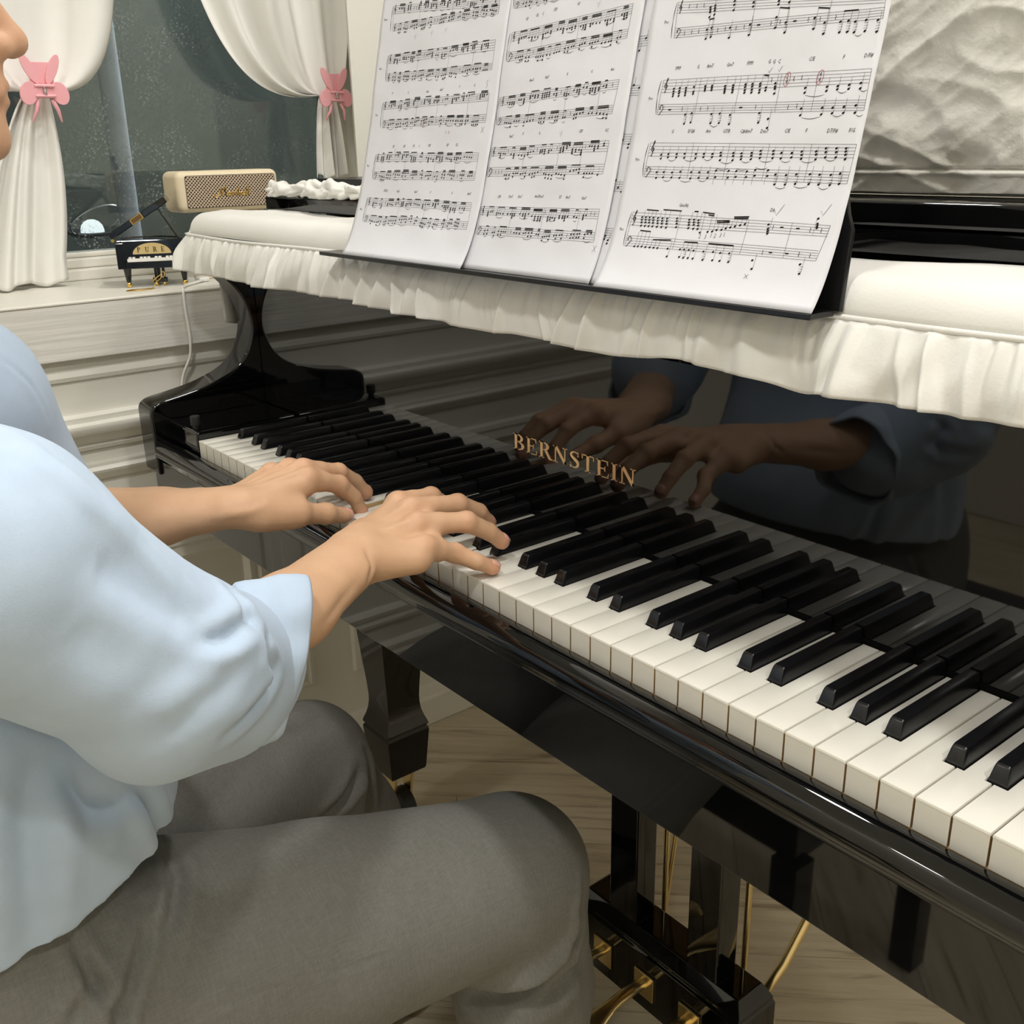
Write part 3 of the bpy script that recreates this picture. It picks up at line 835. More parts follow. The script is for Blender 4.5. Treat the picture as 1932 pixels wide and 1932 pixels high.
# gathered frill
def frill():
    ns, nt = 1500, 18
    s = np.linspace(0.002, STOT - 0.002, ns); t = np.linspace(0, 1, nt)
    p, nrm = seam(s)
    tan = np.stack([-nrm[:, 1], nrm[:, 0], nrm[:, 2] * 0], -1) * -1
    rr = random.Random(11)
    knots, ph = [0.0], 0.0
    phase = np.zeros(ns); cur, acc = 0.0, 0.0
    marks = [0.0]
    while marks[-1] < STOT + 0.1: marks.append(marks[-1] + rr.choice((rr.uniform(0.020, 0.040), rr.uniform(0.045, 0.085), rr.uniform(0.06, 0.11))))
    phase = np.interp(s, marks, np.arange(len(marks))) * math.pi * 2
    amp = 0.35 + 0.95 * noise1(s * 14, 2)
    fine = np.sin(phase * 3.0 + 4 * noise1(s * 60, 4)) * 0.6 + np.sin(phase * 5.3) * 0.4
    ridges = []
    q = 0.0
    while q < STOT + 0.05:
        ridges.append((q, rr.uniform(0.0035, 0.012), rr.uniform(0.35, 1.0) * rr.choice((1, 1, 0.5)), rr.uniform(-0.016, 0.016)))
        q += rr.choice((rr.uniform(0.010, 0.020), rr.uniform(0.018, 0.034), rr.uniform(0.03, 0.055)))
    def big_at(u):
        out = np.zeros(ns)
        for c_, w_, h_, l_ in ridges:
            d_ = (s - c_ - l_ * u) / (w_ * (0.45 + 0.75 * u))
            out = np.maximum(out, h_ * np.exp(-np.abs(d_) ** 1.7))
        return out * 2 - 0.75
    lean = noise1(s * 11, 9) - 0.5
    front = np.clip(-nrm[:, 1], 0, 1)
    Ln = 0.049 + 0.006 * (noise1(s * 9, 1) - 0.5) + 0.004 * (noise1(s * 31, 6) - 0.5) - 0.002 * np.clip((p[:, 0] - 0.30) / 0.1, 0, 1)
    P = np.zeros((ns, nt, 3))
    for j, u in enumerate(t):
        flare = 0.003 + 0.016 * u ** 0.8 + 0.004 * math.sin(u * math.pi)
        big = big_at(u)
        f1 = 0.0021 * fine * (1 - u) ** 1.2 * min(1, u * 8 + 0.25)
        f2 = big * (0.0012 + 0.0085 * u ** 0.9)
        f3 = 0.0055 * u * (noise1(s * 38 + u * 2.2, 12) - 0.5) + 0.003 * u * (1 - u) * (noise1(s * 90, 14) - 0.5)
        o = flare + f1 + f2 + f3
        side = 0.006 * u ** 0.9 * np.cos(phase * 0.7 + 1.6 * noise1(s * 23, 7)) * amp + 0.014 * u * lean
        dz = -Ln * u * (1 - 0.07 * u * (big * 0.5 + 0.4))
        P[:, j] = p + nrm * o[:, None] + tan * side[:, None]
        P[:, j, 2] = p[:, 2] - 0.0012 + dz
    return P
mk('frill', sheet(frill()[:, ::-1], 0.0008), M['cover'], cover, smooth=180)
# longer drop of cloth down the bass side
yy = np.linspace(0.125, 0.34, 60); tt = np.linspace(0, 1, 20)
P = np.zeros((60, 20, 3))
for i, y in enumerate(yy):
    for j, t in enumerate(tt):
        P[i, j] = (-0.7835 - 0.004 * t - 0.006 * t * math.sin(y * 95 + 1.5 * math.sin(y * 37)), y + 0.004 * t * math.sin(y * 60), 0.256 - t * (0.125 + 0.02 * noise1(y * 20, 3)))
mk('side_drop', sheet(P, 0.0008), M['cover'], cover, smooth=180)
# white cloth on the lid: its ruffled front edge on the bass side
lidcloth = thing('lid_cloth', (-0.62, 0.23, 0.3050), 'crumpled white cloth frill lying on the lid edge under the router', 'cloth')
ns_, na_ = 260, 40
P = np.zeros((ns_, na_, 3))
for i, x in enumerate(np.linspace(-0.769, -0.476, ns_)):
    for j, a in enumerate(np.linspace(0, 2 * math.pi, na_)):
        q = np.array([x * 62 + 1.4 * math.cos(a), 1.9 * math.sin(a), 0.6 * math.cos(a) + x * 9])
        r_ = 0.0036 + 0.0125 * float(noise3(q, 3)) ** 1.4 + 0.0034 * float(noise3(q * 2.1, 5))
        r_ *= min(1.0, 0.45 + (x + 0.769) * 40, 0.45 + (-0.476 - x) * 40)
        cy_ = 0.2205 + 0.004 * math.sin(x * 45) + 0.003 * math.sin(x * 101)
        z = 0.3060 + 0.0075 + r_ * math.sin(a) * (1.05 if math.sin(a) > 0 else 0.9)
        P[i, j] = (x + 0.003 * math.cos(a + x * 60), cy_ + r_ * 1.35 * math.cos(a), max(0.3052, z - 0.001 * math.cos(a)))
mk('frill', sheet(P, 0.0006), M['cover'], lidcloth, smooth=180)
# wrinkled linen draped over a board that stands on the lid
hang = thing('draped_board', (0.36, 0.30, 0.3250), 'wrinkled white linen draped over a board standing on the black lid', 'cloth')
mk('board', box(-0.08, 0.86, 0.285, 0.297, 0.3250, 0.640, 0.002), M['wall'], hang)
nx, nz = 420, 190
gx = np.linspace(-0.10, 0.88, nx); gz = np.linspace(0, 1, nz)
GX, GZ = np.meshgrid(gx, gz, indexing='ij')
zz = 0.3262 + GZ * 0.322
def ridg(u, v, s): return (1 - np.abs(2 * noise3(np.stack([u, v, u * 0], -1), s) - 1)) ** 1.6
wx = GX + 0.020 * noise3(np.stack([GX * 14, zz * 14, GX * 0], -1), 21); wz = zz + 0.020 * noise3(np.stack([GX * 14, zz * 14, GX * 0], -1), 22)
a1 = wx * 0.80 + wz * 0.60; b1 = -wx * 0.60 + wz * 0.80
a2 = wx * 0.96 - wz * 0.28; b2 = wx * 0.28 + wz * 0.96
disp = 0.0042 * ridg(a1 * 13, b1 * 42, 1) + 0.0030 * ridg(a2 * 18, b2 * 60, 2) + 0.0014 * ridg(a1 * 50, b1 * 95, 4) + 0.004 * noise3(np.stack([GX * 7, zz * 9, GX * 0], -1), 9)
hem = np.clip((zz - 0.3262) / 0.020, 0, 1)
hemline = np.exp(-((zz - 0.3262 - 0.0185) / 0.0013) ** 2)
yy_ = 0.2835 - disp * (0.35 + 0.65 * hem) * 1.15 - 0.004 * (1 - hem) + 0.0030 * hemline - 0.0022 * np.exp(-((zz - 0.3262 - 0.016) / 0.0016) ** 2)
edge = 0.3262 + 0.0015 * noise1(GX * 40, 2)
P = np.stack([GX, yy_, np.where(GZ == 0, edge, zz)], -1)
Pb = P[:, -1:, :].copy()
back = np.concatenate([Pb + np.array([0, 0.008, 0.004]), Pb + np.array([0, 0.020, -0.004]), Pb + np.array([0, 0.021, -0.10])], 1)
mk('linen', sheet(np.concatenate([P, back], 1), 0.0010), M['cloth'], hang, smooth=180)

# ---------------------------------------------------------------- music desk
desk = thing('music_desk', (0, 0.08, 0.2585), 'thin black music desk with a narrow ledge holding the sheets', 'music desk')
LZ0, LY0 = 0.2640, 0.0565
mk('ledge', box(-0.327, 0.3120, 0.0515, 0.0775, 0.2597, 0.2637, 0.0008), M['blacksatin'], desk)
DT = math.radians(12.5)
def desk_pt(x, s, off): return (x, 0.0735 + s * math.sin(DT) + off * math.cos(DT), 0.2640 + s * math.cos(DT) - off * math.sin(DT))
outl = [(-0.270, 0.0), (0.3160, 0.0), (0.3125, 0.052), (0.3070, 0.062), (0.26, 0.20), (-0.235, 0.20), (-0.270, 0.05)]
n = len(outl)
V = [desk_pt(x, s, 0.004) for x, s in outl] + [desk_pt(x, s, 0.0085) for x, s in outl]
mk('panel', bevel((V, [tuple(range(n)), tuple(range(n, 2 * n))[::-1]] + [(i, n + i, n + (i + 1) % n, (i + 1) % n) for i in range(n)]), 0.001, 2), M['blacksatin'], desk, smooth=30)
for x in (-0.20, 0.20):
    mk('support_arm', merge(tube([desk_pt(x, 0.035, 0.0085), (x, 0.105, 0.2985), (x, 0.12, 0.2990), (x, 0.19, 0.2995)], 0.004, 8)), M['blacksatin'], desk, smooth=60)
    mk('support_pad', box(x - 0.012, x + 0.012, 0.11, 0.20, 0.2900, 0.2952, 0.001), M['rubber'], desk)

# ---------------------------------------------------------------- sheet music
SCORE = {'p3s':[[(250,2110,2035,1987,1987,1920),(266,1930,1864,1998,1893,1829)],[(237,1569,1480,1998,1536,1453),(228,1395,1324,2002,1351,1289)],[(214,1120,1024,2003,1085,1003),(209,948,872,1992,918,845)],[(171,605,508,1949,581,512),(173,427,348,1913,417,351)]],'p3n':[[570,[(570,2043),(572,2027),(573,2011),(575,1978)],2058],[613,[(613,2051),(614,2034),(615,2018),(618,1990)],2053],[790,[(790,2059),(792,2035),(795,2000)],2074],[964,[(964,2032),(966,2005)],2055],[1179,[(1179,2017),(1181,1994)],2031],[1266,[(1266,2000)],2021],[573,[(573,1894),(577,1832)],1958],[615,[(615,1903),(620,1841)],1958],[789,[(789,1886),(794,1820)],1937],[966,[(966,1889),(971,1822)],1943],[1184,[(1184,1914),(1190,1847)],1971],[1268,[(1268,1874),(1273,1811)],1963],[1494,[(1494,1880),(1500,1813)],1942],[1577,[(1577,1843),(1583,1776)],1934],[1694,[(1694,1839),(1701,1775)],1900],[1751,[(1751,1840),(1758,1774)],1898],[1802,[(1802,1830),(1808,1767)],1896],[1879,[(1879,1832),(1885,1767)],1892],[1965,[(1965,1823),(1972,1755)],1879],[354,[(354,1503),(355,1484),(357,1467),(358,1450)],1562],[411,[(411,1505),(412,1486),(413,1468),(415,1449)],1563],[472,[(472,1503),(474,1486),(475,1468),(476,1451)],1561],[549,[(549,1506),(552,1472),(553,1457)],1562],[659,[(659,1504),(661,1487),(662,1473)],1557],[723,[(723,1503),(724,1488),(726,1473)],1558],[846,[(846,1494),(848,1478),(849,1462),(850,1449)],1556],[916,[(916,1496),(917,1480),(919,1464),(920,1448)],1556],[1022,[(1022,1497),(1023,1479),(1025,1458),(1027,1441)],1552],[1082,[(1082,1497),(1083,1479),(1085,1458),(1087,1440)],1550],[1148,[(1148,1496),(1149,1478),(1152,1454),(1153,1436)],1551],[1201,[(1201,1467),(1202,1448)],1551],[1273,[(1273,1491),(1275,1471),(1276,1456),(1279,1425)],1548],[1526,[(1526,1447),(1529,1417)],1511],[1693,[(1693,1446),(1695,1420)],1505],[1774,[(1774,1445),(1776,1425)],1507],[1857,[(1857,1448),(1860,1424)],1498],[1940,[(1940,1454),(1944,1422)],1515],[513,[(513,1315),(518,1251)],1369],[575,[(575,1321),(581,1258)],1379],[766,[(766,1308),(772,1247)],1364],[843,[(843,1310),(849,1246)],1356],[939,[(939,1296),(944,1235)],1357],[1189,[(1189,1301),(1195,1240)],1355],[1270,[(1270,1262),(1276,1203)],1328],[1525,[(1525,1318),(1529,1276)],1379],[1689,[(1689,1316),(1693,1275)],1376],[1771,[(1771,1313),(1775,1279)],1374],[1855,[(1855,1315),(1859,1278)],1368],[1937,[(1937,1321),(1942,1277)],1382],[346,[(346,1033),(349,1005)],1093],[417,[(417,1037),(419,1014)],1092],[500,[(500,1036),(502,1013)],1091],[579,[(579,1038),(582,1009)],1090],[690,[(690,1035),(693,1006)],1089],[767,[(767,1035),(769,1012)],1088],[847,[(847,1034),(850,1012)],1087],[919,[(919,1042),(922,1023),(925,991)],1086],[1030,[(1030,1040),(1032,1020),(1035,991)],1085],[1102,[(1102,1037),(1105,1017),(1107,998)],1084],[1188,[(1188,1040),(1190,1022),(1192,998)],1083],[1261,[(1261,1053),(1264,1031),(1266,1006)],1082],[1367,[(1367,1052),(1369,1031),(1372,1005)],1081],[1436,[(1436,1039),(1440,1003)],1080],[1520,[(1520,1038),(1523,1009)],1079],[1597,[(1597,1046),(1600,1025),(1603,1000)],1078],[1709,[(1709,1046),(1712,1027),(1715,996)],1077],[1781,[(1781,1064),(1784,1040),(1788,1008)],1076],[1860,[(1860,1063),(1863,1039),(1867,1007)],1075],[1932,[(1932,1062),(1934,1043),(1936,1023),(1940,995)],1074],[334,[(334,906),(339,864)],951],[406,[(406,907),(410,869)],952],[491,[(491,904),(495,868)],952],[572,[(572,910),(577,866)],952],[679,[(679,907),(684,863)],952],[757,[(757,906),(761,868)],952],[840,[(840,907),(845,867)],952],[1426,[(1426,898),(1435,833)],953],[1511,[(1511,895),(1519,834)],953],[1592,[(1592,901),(1600,839)],953],[1698,[(1698,902),(1706,839)],954],[1773,[(1773,900),(1781,838)],954],[1858,[(1858,899),(1866,836)],954],[1926,[(1926,908),(1934,844)],954],[911,[(911,920),(916,874)],821],[1022,[(1022,919),(1028,873)],823],[1091,[(1091,918),(1096,878)],824],[1182,[(1182,916),(1186,878)],825],[1251,[(1251,927),(1256,888)],826],[1358,[(1358,925),(1363,887)],828],[284,[(284,570),(287,551),(290,532),(294,507)],621],[324,[(324,572),(327,553),(330,533),(335,506)],622],[364,[(364,571),(367,552),(370,533),(375,506)],624],[404,[(404,570),(408,551),(411,532),(415,506)],625],[452,[(452,569),(455,550),(459,531),(463,505)],626],[497,[(497,569),(500,550),(503,531),(508,504)],628],[544,[(544,569),(547,550),(550,531),(555,503)],629],[640,[(640,575),(643,556),(647,537),(651,511)],633],[761,[(761,570),(764,551),(767,533),(771,510)],627],[807,[(807,572),(810,553),(813,535),(818,507)],629],[849,[(849,569),(853,551),(856,532),(860,507)],630],[890,[(890,483)],625],[960,[(960,491)],618],[1001,[(1001,496)],615],[1037,[(1037,508)],572],[1080,[(1080,512)],574],[1114,[(1114,523)],575],[1152,[(1152,532)],577],[1191,[(1191,541)],603],[1233,[(1233,551)],605],[1272,[(1272,560)],606],[1470,[(1470,566),(1475,538),(1478,521),(1481,505)],616],[1843,[(1843,622),(1848,589),(1850,574),(1852,562)],516],[283,[(283,348)],463],[321,[(321,349)],465],[361,[(361,350)],467],[402,[(402,348)],469],[445,[(445,348)],404],[485,[(485,348)],406],[524,[(524,348)],408],[628,[(628,350),(642,292)],412],[748,[(748,352),(762,296)],405],[788,[(788,353),(803,293)],407],[832,[(832,353),(846,294)],409],[879,[(879,351),(893,293)],409],[973,[(973,350),(987,290)],405],[1060,[(1060,353),(1075,294)],407],[1126,[(1126,350),(1140,294)],408],[1206,[(1206,352),(1220,292)],408],[1420,[(1420,318),(1435,259)],368],[1804,[(1804,320),(1819,258)],371]],'p3b':[(579,1962,628,1965),(1200,1973,1280,1961),(1507,1941,1596,1929),(1706,1901,1811,1898),(1168,1549,1210,1542),(316,628,444,624),(487,633,669,630),(794,630,833,631),(875,627,984,620),(930,611,985,606),(1019,573,1134,578),(1023,561,1137,567),(1165,604,1293,611),(1169,593,1290,600),(299,471,413,467),(456,408,638,415),(769,409,896,411),(998,410,1225,408)],'p3t':[(1537,1401,1686,1398),(1782,1412,1849,1410),(1943,1414,1995,1412),(1539,1261,1689,1261),(1782,1268,1850,1266),(1951,1266,2003,1264),(774,1232,841,1230),(1816,1752,1868,1751),(427,998,498,998),(591,995,699,995),(777,999,849,999),(931,979,1035,979),(1116,985,1191,985),(1267,989,1375,989),(1444,988,1522,988),(1605,986,1710,986),(1791,996,1869,995),(415,851,493,852),(589,848,690,846),(762,853,840,854),(1444,816,1528,817),(1593,822,1700,824),(1785,819,1859,818),(907,936,1018,935),(1087,935,1178,932),(1246,944,1350,941)],'p3bar':[(0,[616,982,1273,1599]),(1,[606,972,1313,1608]),(2,[650,984,1324,1665]),(3,[675,1299,1657])],'p3x':[('FM9',361,1646),('G',556,1642),('Am7',670,1640),('Gm7',853,1636),('FM9',1030,1634),('G',1193,1633),('G',1232,1630),('C',1274,1629),('C/E',1533,1626),('F',1773,1621),('D/F#',1952,1618),('G',421,1198),('E/G#',605,1196),('Am',767,1192),('G7/B',934,1188),('C#dim7',1107,1184),('Dm7',1260,1181),('C/E',1450,1179),('F',1604,1176),('D7/F#',1804,1171),('F/G',1949,1170),('Pno.',166,1983),('Gm/Ab',677,671),('Db',1472,663),('Pno.',113,999),('Pno.',95,473),('Pno.',139,1443)],'p3check':[(1208,1572),(1289,1576),(1517,656),(1878,668)],'p3cross':[(1410,204)],'p3dig':[('2',900,456),('3',952,454),('1',1000,465),('2',1037,467),('3',1085,473),('1',1115,478)],'p3oval':[(1363,1512),(1625,1508)],'p3r':[(367,2069),(439,2065),(506,2062),(362,1888),(431,1890),(498,1888),(676,1880),(845,1877),(747,1882),(918,1878),(1149,1876),(1222,1880),(1446,1874),(1538,1868),(1653,1868),(1420,1509),(1484,1513),(1238,1512),(474,1354),(655,1347),(722,1349),(1148,1342),(1416,1330),(1487,1335),(1513,548),(1807,545),(1891,545),(1484,376),(1772,384),(1859,380)],'p3h':[(1042,1880),(1339,1876),(354,1354),(1023,1343),(1583,552),(1710,551),(1548,381),(1679,383)],'p1s':[[(220,2500,2426,1971,2391,2326),(245,2324,2261,1976,2321,2255)],[(231,2028,1953,1986,2035,1947),(234,1851,1783,1987,1838,1782)],[(231,1575,1506,2002,1583,1516),(251,1397,1328,2001,1398,1331)],[(219,1060,991,1972,1066,991),(222,886,813,1972,896,821)],[(188,619,548,1993,621,548),(197,443,375,2006,446,376)]],'p2s':[[(536,2476,2407,1979,2515,2444),(538,2309,2254,1982,2340,2276)],[(548,2053,1983,2012,2136,2065),(536,1891,1817,1998,1954,1889)],[(510,1518,1450,1994,1584,1515),(507,1347,1286,1976,1392,1329)],[(487,1087,1017,1989,1126,1045),(482,914,839,1977,947,872)],[(480,571,500,2021,598,522),(490,396,323,2031,414,337)]],'p1x':[('Piano',94,2383),('Pno.',104,1909),('Pno.',126,1454),('F',368,1656),('G',665,1651),('Am',1001,1645),('Gm7',1239,1649),('F',1533,1660),('G',1759,1661),('Pno.',91,947),('Pno.',95,500),('EF',514,1138),('GF',720,1137),('CE',885,1139),('C',987,1135),('CEF',1159,1138),('GF',1461,1140),('CE',1605,1140),('E7(b9)',496,700),('Am7',738,697),('Gm7',1055,698),('F',1307,699),('G',1659,701),('Am7',1928,699)],'p2x':[('GF',730,2151),('CE',861,2166),('C',940,2172),('CEF',1096,2188),('GF',1375,2203),('Am7',907,1642),('Gm7',1109,1654),('F',1371,1659),('G',1662,1663),('Am',1896,1665),('Gm7',738,1182),('F',901,1200),('G',1122,1201),('CEF',1647,1204),('GC',1945,1205),('CEF',711,664),('Dm7',875,669),('Em7',998,671),('Am7Dm7',1256,678),('E7',1526,680),('Am7',1621,680),('Gm7',1810,679)],'p1pen':[('v',677,2163),('v',959,2174),('v',1187,2181),('v',557,1085),('s',1950,1657),('x',1974,1266)],'p2pen':[('x',2061,286),('v',1403,1183),('v',1619,2165)],'p1red':[(997,1353),(1409,1254),(1459,1253)]}
PAGES = {'p1': (-0.281, 0.213, 12, 25, 0.04, 0.0535), 'p2': (-0.116, 0.213, 12, 18, 0.04, 0.0595), 'p3': (0.1085, 0.2030, 12, 25, 0.04, 0.0535), 'p4': (0.020, 0.210, 12, 18, 0.04, 0.0625)}
PTAB = {}
for k_, (x0, w, a0, a1, L, y0) in PAGES.items():
    s_ = np.linspace(0, 0.30, 601); a_ = np.radians(a0 + a1 * np.exp(-s_ / L))
    ds = s_[1]
    yv = y0 + np.concatenate([[0], np.cumsum(0.5 * (np.sin(a_)[1:] + np.sin(a_)[:-1])) * ds])
    zv = LZ0 + np.concatenate([[0], np.cumsum(0.5 * (np.cos(a_)[1:] + np.cos(a_)[:-1])) * ds])
    PTAB[k_] = (s_, yv, zv)
SK = {'p1': 0.0, 'p2': 0.0, 'p3': 0.0, 'p4': 0.06}
def page_pt(pg, u, v, off=0.0):
    """u across the page and v up the page in metres -> 3-D, off in front of the sheet"""
    u = np.asarray(u, dtype=float); v = np.asarray(v, dtype=float)
    x0, w, a0, a1, L, y0 = PAGES[pg]
    s_, yv, zv = PTAB[pg]
    vv = np.clip(v, 0, 0.2999)
    a = np.radians(a0 + a1 * np.exp(-vv / L))
    seed = {'p1': 1, 'p2': 2, 'p3': 3, 'p4': 4}[pg]
    wob = 0.0011 * (noise3(np.stack([u * 22, vv * 22, u * 0], -1), seed) - 0.5) + 0.0005 * (noise3(np.stack([u * 60, vv * 60, u * 0], -1), seed + 7) - 0.5)
    wob = wob * np.clip(vv / 0.02, 0, 1) * 1.3
    o = off + wob
    return np.stack([x0 + u + SK[pg] * vv, np.interp(vv, s_, yv) - o * np.cos(a), np.interp(vv, s_, zv) + o * np.sin(a)], -1)
INK = 0.00022
class Print:
    def __init__(self, pg): self.pg = pg; self.V = []; self.F = []; self.n = 0
    def poly(self, pts):
        pts = np.asarray(pts, dtype=float)
        q = page_pt(self.pg, pts[:, 0], pts[:, 1], INK)
        self.V.append(q); self.F.append(tuple(range(self.n, self.n + len(q)))); self.n += len(q)
    def line(self, a, b, w, seg=1):
        a, b = np.array(a, float), np.array(b, float)
        d = b - a; L_ = np.linalg.norm(d)
        if L_ < 1e-9: return
        nn = np.array([-d[1], d[0]]) / L_ * w / 2
        for i in range(seg):
            p, q = a + d * i / seg, a + d * (i + 1) / seg
            self.poly([p + nn, q + nn, q - nn, p - nn])
    def path(self, pts, w):
        pts = np.asarray(pts, float)
        ws = np.full(len(pts), w) if np.isscalar(w) else np.asarray(w)
        T = np.gradient(pts, axis=0); T /= np.linalg.norm(T, axis=1)[:, None] + 1e-12
        N_ = np.stack([-T[:, 1], T[:, 0]], -1) * ws[:, None] / 2
        for i in range(len(pts) - 1): self.poly([pts[i] + N_[i], pts[i + 1] + N_[i + 1], pts[i + 1] - N_[i + 1], pts[i] - N_[i]])
    def head(self, x, y, r=0.00085):
        t = np.linspace(0, 2 * math.pi, 9)[:-1]
        e = np.stack([1.25 * r * np.cos(t), 0.85 * r * np.sin(t)], -1)
        c, s = math.cos(0.45), math.sin(0.45)
        self.poly(e @ np.array([[c, s], [-s, c]]) + (x, y))
    def tie(self, x0, y0, x1, y1, up=-1):
        t = np.linspace(0, 1, 7)
        x = x0 + (x1 - x0) * t; y = y0 + (y1 - y0) * t + up * 0.0011 * np.sin(t * math.pi)
        self.path(np.stack([x, y], -1), 0.00016 + 0.0002 * np.sin(t * math.pi))
    def treble(self, x, y, h):
        t = np.linspace(0, 1, 30)
        pts = [(0.1, -0.62), (-0.12, -0.55), (0.0, -0.42), (0.12, -0.2), (0.05, 0.25), (-0.05, 0.75), (0.05, 1.12), (0.16, 1.3), (0.2, 1.05), (0.02, 0.75), (-0.22, 0.45), (-0.26, 0.15), (0.0, -0.05), (0.24, 0.1), (0.22, 0.35), (0.0, 0.42), (-0.1, 0.25)]
        P_ = np.array(pts)
        tt = np.linspace(0, len(P_) - 1, 60)
        q = np.stack([np.interp(tt, np.arange(len(P_)), P_[:, k]) for k in (0, 1)], -1)
        self.path(q * (h * 0.62, h * 0.62) + (x, y), 0.00042 * h / 0.007)
    def bass(self, x, y, h):
        t = np.linspace(math.pi * 0.9, -math.pi * 0.42, 16)
        q = np.stack([0.26 * np.cos(t), 0.30 * np.sin(t)], -1)
        q = np.concatenate([q, [(-0.02, -0.5), (-0.25, -0.68)]])
        self.path(q * h + (x, y + 0.62 * h), 0.0005 * h / 0.007)
        self.head(x - 0.18 * h, y + 0.62 * h, 0.0006)
        for d in (0.5, 0.74): self.head(x + 0.42 * h, y + d * h, 0.0003)
    def brace(self, x, y0, y1):
        t = np.linspace(0, 1, 24); m = (y0 + y1) / 2
        xo = -0.0012 * np.where(t < 0.5, np.sin(np.clip(t * 2, 0, 1) * math.pi) * 0.2 + t * 1.6, np.sin(np.clip(2 - t * 2, 0, 1) * math.pi) * 0.2 + (1 - t) * 1.6) * 1.2
        self.path(np.stack([x + xo, y0 + (y1 - y0) * t], -1), 0.0002 + 0.0004 * np.sin(np.clip(np.abs(t - 0.5) * 2, 0, 1) * math.pi))
    def rest(self, x, y):
        self.path([(x - 0.0003, y + 0.0016), (x + 0.0003, y + 0.0006), (x - 0.0003, y - 0.0002), (x + 0.0003, y - 0.0014)], 0.0004)
    def text(self, s, x, y, h):
        cu = bpy.data.curves.new('txt', 'FONT'); cu.body = s; cu.size = h / 0.72; cu.align_x = 'CENTER'; cu.align_y = 'CENTER'; cu.resolution_u = 1
        ob = bpy.data.objects.new('txt', cu); COL.objects.link(ob)
        bpy.context.view_layer.update()
        me = bpy.data.meshes.new_from_object(ob.evaluated_get(bpy.context.evaluated_depsgraph_get()))
        v = np.array([q.co[:2] for q in me.vertices]) if len(me.vertices) else np.zeros((0, 2))
        if len(v):
            v[:, 0] = v[:, 0] * 0.86 + v[:, 1] * 0.15
            q = page_pt(self.pg, v[:, 0] + x, v[:, 1] + y, INK)
            b = self.n
            self.V.append(q); self.F += [tuple(i + b for i in p.vertices) for p in me.polygons]; self.n += len(q)
        bpy.data.objects.remove(ob); bpy.data.curves.remove(cu); bpy.data.meshes.remove(me)
    def done(self, name, mat, parent):
        if self.n: mk(name, (np.concatenate(self.V), self.F), mat, parent)
U = 1e-4
def draw_staff(pr_, st):
    (lx, lt, lb, rx, rt, rb) = [c * U for c in st]
    for i in range(5):
        f = i / 4
        pr_.line((lx, lt + (lb - lt) * f), (rx, rt + (rb - rt) * f), 0.00020, 14)
    return lx, lt, lb, rx, rt, rb
def draw_system(pr_, T, B, tclef='T', bclef='B'):
    a = draw_staff(pr_, T); b = draw_staff(pr_, B)
    pr_.line((a[0], a[1]), (b[0], b[2]), 0.00022, 3); pr_.line((a[3], a[4]), (b[3], b[5]), 0.00022, 3)
    pr_.brace(min(a[0], b[0]) - 0.0012, b[2], a[1])
    pr_.treble(a[0] + 0.0035, (a[1] + a[2]) / 2 - 0.0012, a[1] - a[2])
    (pr_.bass if bclef == 'B' else pr_.treble)(b[0] + 0.0035, b[2] if bclef == 'B' else (b[1] + b[2]) / 2 - 0.0012, b[1] - b[2])
    return a, b
def sheet_obj(pg, label, blue=False, vmax=0.297):
    nu, nv = 40, 60
    u = np.linspace(0, PAGES[pg][1], nu); v = np.linspace(0, vmax, nv)
    UU, VV = np.meshgrid(u, v, indexing='ij')
    P = page_pt(pg, UU, VV)
    o = thing('sheet_music', (PAGES[pg][0] + PAGES[pg][1] / 2, 0.06, LZ0), label, 'sheet music', 'sheets on the music desk')
    mk('paper', sheet(P, 0.00012), M['paper'], o, smooth=180)
    return o
# right-hand sheet, copied note by note
S = SCORE
sh3 = sheet_obj('p3', 'rightmost sheet of music with red circled time signatures and pencil ticks')
p = Print('p3')
tops = []
for T, B in S['p3s']:
    a, b = draw_system(p, T, B); tops.append((a, b))
for x, heads, se in S['p3n']:
    ys_ = [h[1] * U for h in heads]
    for hx, hy in heads: p.head(hx * U, hy * U)
    up = se * U > max(ys_)
    sx_ = (max(h[0] for h in heads) * U + 0.0008) if up else (min(h[0] for h in heads) * U - 0.0008)
    p.line((sx_, min(ys_) if up else max(ys_)), (sx_, se * U), 0.00018)
    if len(heads) == 2 and abs(ys_[0] - ys_[1]) > 0.006:
        y_ = max(ys_) - 0.0016
        while y_ > min(ys_) + 0.0002:
            p.line((heads[-1][0] * U - 0.0014, y_), (heads[-1][0] * U + 0.0016, y_), 0.00018); y_ -= 0.0016
for x0, y0, x1, y1 in S['p3b']: p.line((x0 * U, y0 * U), (x1 * U, y1 * U), 0.00085)
for x0, y0, x1, y1 in S['p3t']: p.tie(x0 * U, y0 * U, x1 * U, y1 * U)
for si, xs_ in S['p3bar']:
    a, b = tops[si]
    for x in xs_:
        f = (x * U - a[0]) / (a[3] - a[0])
        p.line((x * U, a[1] + (a[4] - a[1]) * f), (x * U, b[2] + (b[5] - b[2]) * f), 0.0002, 3)
for x, y in S['p3r']: p.rest(x * U, y * U)
for x, y in S['p3h']: p.line((x * U - 0.0014, y * U), (x * U + 0.0014, y * U), 0.0009)
for t, x, y in S['p3x']: p.text(t, x * U, y * U, 0.0026 if t[0] != 'P' else 0.0024)
for x, y in S['p3oval']:
    p.text('2' if x < 1400 else '4', x * U, y * U + 0.0016, 0.0030); p.text('4', x * U, y * U - 0.0016, 0.0030)
p.done('printed_music', M['ink'], sh3)
pe = Print('p3')
